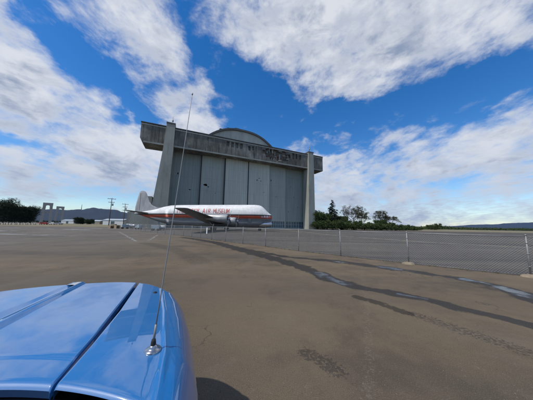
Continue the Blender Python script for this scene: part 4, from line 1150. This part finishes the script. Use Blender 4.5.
# far low woods
def wood(name, x0, x1, Y0, Y1, h, n, seed, mat):
    rnd = random.Random(seed); mb = MB()
    for k in range(n):
        f_ = rnd.random(); x = x0 + (x1 - x0) * f_; y = Y0 + (Y1 - Y0) * f_ + rnd.uniform(-12, 12)
        hh = h * (0.55 + 0.45 * mnoise.noise(Vector((x * .03, seed, 0)))) * rnd.uniform(.6, 1.1)
        z = rnd.random() ** .7 * hh; s_ = rnd.uniform(.5, 1.1) * h / 9
        a = Vector((rnd.gauss(0, 1), rnd.gauss(0, 1), rnd.gauss(0, 1))).normalized() * s_; b = a.cross(Vector((rnd.gauss(0, 1), rnd.gauss(0, 1), rnd.gauss(0, 1)))).normalized() * s_ * .7
        p = Vector((x, y, z)); mb.add([p - a, p + b, p + a, p - b], [(0, 1, 2, 3)])
    o = mb.build(name, mat, fix=False); tag(o, 'low dark far off treeline on the horizon', 'trees', kind='stuff')
wood('far_wood', 230, 900, 330, 520, 8, 26000, 5, M['leaf_green'])
wood('far_wood', -620, -230, 330, 420, 7, 9000, 6, M['leaf_dark'])
wood('far_wood', 60, 230, 190, 270, 5, 8000, 8, M['leaf_green'])

# ------------------------------------------------------------------ far hills
def ridge(name, pts, mat, depth, seed):
    """hill range: pts are (x, y, height) of the crest, sloping to the ground on both sides"""
    rnd = random.Random(seed); rows = []
    fine_ = []
    for a, b in zip(pts[:-1], pts[1:]):
        for k in range(24): fine_.append(tuple(a[j] + (b[j] - a[j]) * k / 24 for j in range(3)))
    fine_.append(pts[-1])
    for q in (-1, -.8, -.6, -.42, -.25, -.12, 0, .2, .5, 1):
        row = []
        for (x, y, h) in fine_:
            n = Vector((x, y, 0)).normalized()
            hh = h * (1 - abs(q)) ** 0.9
            s_ = mnoise.fractal(Vector((x * .0012, y * .0012, q * 1.7 + seed)), 1.0, 2.0, 5) * h * .16 * (1 - abs(q) * .6)
            s_ += mnoise.fractal(Vector((x * .012, y * .012, q * 4 + seed)), 1.0, 2.0, 3) * h * .02
            row.append((x + n.x * depth * q, y + n.y * depth * q, max(-5, hh + s_ if abs(q) < 1 else -5)))
        rows.append(row)
    mb = MB(); mb.grid(rows); o = mb.build(name, mat, fix=True); tag(o, kind='structure'); return o
t = NT('forested_hill')
t.set(Base_Color=t.ramp(t.noise(sc=0.004, detail=10, rough=0.7), [(0.35, (0.005, 0.010, 0.016)), (0.6, (0.010, 0.018, 0.024)), (0.75, (0.018, 0.026, 0.030))]), Roughness=0.95)
M['hill'] = t.mat
HAZE_DENS = 0.000014
ridge('hills', [(-12500, 5200, 300), (-7600, 6000, 400), (-6300, 6100, 370), (-5500, 6100, 430), (-4700, 6100, 420), (-4100, 6100, 300), (-3300, 6100, 160), (-2000, 6100, 60)], M['hill'], 1500, 2)
ridge('hills', [(5800, 9500, 30), (8000, 9200, 70), (9800, 9000, 210), (11500, 8900, 310), (13500, 8800, 380), (17000, 8000, 400)], M['hill'], 1800, 4)

# ------------------------------------------------------------------ things at the far left
def far_pylon(x, y, lb):
    e = empty('concrete_tower', (x, y, 0), RAD(47)); tag(e, lb, 'tower', 'ruined hangar towers on the left horizon')
    for sg in (1, -1):
        mb = MB(); mb.hexa([(sg * 5.6 - 2.0, -3, 0), (sg * 5.6 + 2.0, -3, 0), (sg * 5.6 + 2.0, 3, 0), (sg * 5.6 - 2.0, 3, 0)], [(sg * 4.2 - 1.9, -2, 31), (sg * 4.2 + 1.9, -2, 31), (sg * 4.2 + 1.9, 2, 31), (sg * 4.2 - 1.9, 2, 31)])
        mb.build('tower_leg', M['block'], e)
    arc = [(-6.2, 30.5), (-6.4, 36.5), (6.4, 36.5), (6.2, 30.5), (4.2, 28.0)]
    inner = [(3.0 * math.cos(a), 29 + 3.2 * math.sin(a)) for a in lin(0.0, math.pi, 10)]
    poly = [(-2.9, 20), (-2.9, 29)] 
    mb = MB(); mb.prism([(-6.2, 30.0), (-6.4, 36.5), (6.4, 36.5), (6.2, 30.0), (3.1, 24.0)] + inner + [(-3.1, 24.0)], 'y', -2.4, 2.4)
    mb.build('crown_beam', M['block'], e)
    mb = MB(); mb.box(-3.2, 3.2, -1.2, 1.2, 17.5, 20.5); mb.build('tie_beam', M['block'], e)
far_pylon(-404, 360, 'taller left one of two pale ruined concrete hangar towers on the horizon')
far_pylon(-465, 440, 'shorter right one of two pale ruined concrete hangar towers on the horizon')
def pole(x, y, h, lb, n_arm):
    e = empty('utility_pole', (x, y, 0), RAD(35)); tag(e, lb, 'utility pole')
    mb = MB(); mb.tube([(0, 0, 0), (0, 0, h)], [.16, .10], 10); mb.build('pole', M['wood_pole'], e)
    for k in range(n_arm):
        z = h - 0.35 - 1.3 * k; mb = MB(); mb.box(-1.25 + .3 * k, 1.25 - .3 * k, -.17, -.06, z - .07, z + .07)
        a = mb.build('crossarm', M['wood_pole'], e)
        mb = MB()
        for xx in (-1.1, -.45, .45, 1.1): mb.lathe([(.07, .05), (.14, .07), (.22, .05), (.26, .0)], 'z', (xx * (1 - .25 * k), -.115, z), 8)
        mb.build('insulator', M['steel_pale'], a)
    mb = MB(); mb.lathe([(0, .0), (0, .26), (.8, .26), (.86, .1), (.88, 0)], 'z', (.42, .0, h - 2.9), 14); mb.build('transformer', M['steel_pale'], e)
pole(-58.3, 73, 11.0, 'nearer taller wooden utility pole left of the aircraft tail', 2)
pole(-66.8, 92, 10.9, 'further wooden utility pole beside the aircraft tail', 2)
# sheds
def shed(x, y, w_, d_, h, lb, mat, rz=0):
    e = empty('low_shed', (x, y, 0), rz); tag(e, lb, 'shed')
    mb = MB(); mb.box(-w_ / 2, w_ / 2, -d_ / 2, d_ / 2, 0, h); mb.build('wall', mat, e)
    mb = MB(); mb.prism([(-d_ / 2 - .3, h), (0, h + d_ * .14), (d_ / 2 + .3, h), (d_ / 2 + .3, h - .12), (-d_ / 2 - .3, h - .12)], 'x', -w_ / 2 - .3, w_ / 2 + .3); mb.build('roof', M['steel_pale'], e)
    mb = MB(); mb.box(-w_ * .1, w_ * .08, -d_ / 2 - .05, -d_ / 2 - .003, 0, h * .75); mb.build('door', M['win_dark'], e)
M['shed_white'] = simple('white_shed_wall', (0.6, 0.6, 0.58), .7, var=.1)
M['shed_tan'] = simple('tan_shed_wall', (0.3, 0.27, 0.2), .8, var=.1)
shed(dirx(73, 240), 240, 15, 10, 3.6, 'white low shed behind the dark tree clump on the left', M['shed_white'])
shed(dirx(99, 230), 230, 13, 10, 3.4, 'pale tan low shed between dark clump and first utility pole', M['shed_tan'])
shed(dirx(118, 170), 170, 17, 9, 4.0, 'white low shed right of the first utility pole', M['shed_white'])
shed(dirx(128, 190), 190, 12, 9, 4.0, 'small grey roofed shed behind the second utility pole', M['shed_tan'])
# red pickup and other far vehicles
def far_car(x, y, rz, mat, lb, nm='parked_car', cat='car', lift=1.0):
    e = empty(nm, (x, y, 0), rz); tag(e, lb, cat)
    mb = MB(); mb.prism([(-2.4, .4), (-2.45, .8), (-2.2, .98), (-1.0, 1.02), (-.5, 1.6 * lift), (.9, 1.62 * lift), (1.35, 1.02), (2.35, .98), (2.45, .4)], 'y', -.9, .9)
    bevel(mb.build('body', mat, e), .06)
    mb = MB(); mb.prism([(-.85, 1.06), (-.45, 1.52 * lift), (.85, 1.54 * lift), (1.2, 1.06)], 'y', -.915, .915); mb.build('window', M['glass'], e)
    for xx in (-1.45, 1.5):
        for sg in (1, -1):
            mb = MB(); wheel(mb, xx, sg * .82, .36, .36, .24); mb.build('wheel', M['rubber'], e)
far_car(dirx(45, 118), 118, .1, M['red_paint'], 'dark red car parked on the grass below the concrete towers')
far_car(dirx(52.5, 124), 124, .0, M['shed_white'], 'white car parked right of the dark red car')
M['silver'] = simple('silver_car_paint', (.35, .36, .38), .35, .5, var=.05)
far_car(dirx(60, 130), 130, .2, M['silver'], 'silver car parked second to the right of the dark red car')
# pale blocks along the grass edge
blk = MB(); blk.hexa([(-.9, -.3, 0), (.9, -.3, 0), (.9, .3, 0), (-.9, .3, 0)], [(-.85, -.12, .8), (.85, -.12, .8), (.85, .12, .8), (-.85, .12, .8)])
b0 = bevel(blk.build('barrier_block', M['block']), .03); first = True
for k in range(15):
    px = 2 + k * 2.7 + random.uniform(-.4, .4); Y = 96 + k * .9
    o = b0 if first else b0.copy()
    if not first: COL.objects.link(o)
    first = False
    o.location = (dirx(px, Y), Y, 0); o.rotation_euler = (0, 0, random.uniform(-.3, .3))
    tag(o, 'low pale concrete barrier block in the row before the left wood', 'barrier', 'row of pale barrier blocks before the left wood')
# clutter behind the fence, left of and under the tail
def pallet(x, y, rz, n, lb):
    e = empty('pallet_stack', (x, y, 0), rz); tag(e, lb, 'pallets')
    for k in range(n):
        mb = MB(); z = k * .15
        for q in lin(-.52, .52, 7): mb.box(q - .05, q + .05, -.5, .5, z + .12, z + .142)
        for q in (-.45, 0, .45): mb.box(-.57, .57, q - .05, q + .05, z + .004, z + .118)
        mb.build('pallet', M['wood_pale'], e)
for i, (px, Y, n, lb) in enumerate([(112.5, 62, 6, 'timber pallet stack nearest the first utility pole'), (115.5, 63, 9, 'tallest timber pallet stack behind the fence'), (118.5, 62, 7, 'middle timber pallet stack behind the fence'), (122, 64, 5, 'lowest timber pallet stack, nearest the aircraft tail')]):
    pallet(dirx(px, Y), Y, random.uniform(-.4, .4), n, lb)
def tank(x, y, rz, r, l, mat, lb):
    e = empty('storage_tank', (x, y, 0), rz); tag(e, lb, 'tank')
    mb = MB(); mb.lathe([(-l / 2 - r * .25, 0.01), (-l / 2 - r * .2, r * .5), (-l / 2, r), (l / 2, r), (l / 2 + r * .2, r * .5), (l / 2 + r * .25, .01)], 'x', (0, 0, r + .45), 20); mb.build('vessel', mat, e)
    for xx in (-l * .3, l * .3):
        for yy in (-r * .6, r * .6): mb = MB(); mb.box(xx - .06, xx + .06, yy - .06, yy + .06, 0, .55); mb.build('leg', M['galv'], e)
tank(dirx(163.5, 50), 50, .3, .42, 1.1, M['shed_white'], 'white cylindrical tank on legs under the rear fuselage')
tank(dirx(135.5, 60), 60, .1, .5, 1.8, M['silver'], 'grey cylindrical tank on legs below the tailplane')
tank(dirx(130.5, 66), 66, .5, .5, 1.6, M['shed_white'], 'white cylindrical tank on legs left of the tailplane')
def cart(x, y, rz, lb):
    e = empty('equipment_cart', (x, y, 0), rz); tag(e, lb, 'cart')
    mb = MB(); mb.box(-.9, .9, -.5, .5, .45, 1.35); bevel(mb.build('body', M['steel_pale'], e), .05)
    mb = MB(); mb.tube([(.9, 0, .5), (1.9, 0, .25)], .03, 6); mb.build('tow_bar', M['galv'], e)
    for xx in (-.6, .6):
        for sg in (1, -1): mb = MB(); wheel(mb, xx, sg * .45, .25, .25, .14); mb.build('wheel', M['rubber'], e)
cart(dirx(157, 49), 49, .2, 'pale grey wheeled equipment cart left of the white tank')
cart(dirx(140, 57), 57, -.4, 'pale grey wheeled equipment cart below the tail fin')
cart(dirx(126.5, 60), 60, .9, 'pale grey wheeled equipment cart near the pallet stacks')
# ridge-top mast
hx = dirx(81, 6100); mb = MB(); mb.tube([(0, 0, 380), (0, 0, 560)], [9, 4], 5)
tag(mb.build('radio_mast', M['dark'], loc=(hx, 6100, 0)), 'thin radio mast standing on the left hill crest', 'mast')
# air
HZ = bpy.data.materials.new('haze_air'); HZ.use_nodes = True
hn = HZ.node_tree; hn.nodes.clear()
pv = hn.nodes.new('ShaderNodeVolumePrincipled'); ho = hn.nodes.new('ShaderNodeOutputMaterial'); hn.links.new(pv.outputs[0], ho.inputs['Volume'])
pv.inputs['Density'].default_value = HAZE_DENS; pv.inputs['Color'].default_value = (0.30, 0.52, 1.0, 1); pv.inputs['Anisotropy'].default_value = 0.0
if HAZE_DENS > 0:
    mb = MB(); mb.box(-22000, 22000, -17000, 17000, -6.5, 900)
    tag(mb.build('haze', HZ), kind='stuff')

# ------------------------------------------------------------------ render settings
vs_ = scene.view_settings; vs_.view_transform = 'Standard'; vs_.look = 'None'; vs_.gamma = 1; vs_.exposure = 0.0; vs_.use_curve_mapping = False
scene.cycles.use_denoising = True
scene.cycles.max_bounces = 8; scene.cycles.diffuse_bounces = 3; scene.cycles.glossy_bounces = 4; scene.cycles.transparent_max_bounces = 12
scene.cycles.volume_bounces = 0
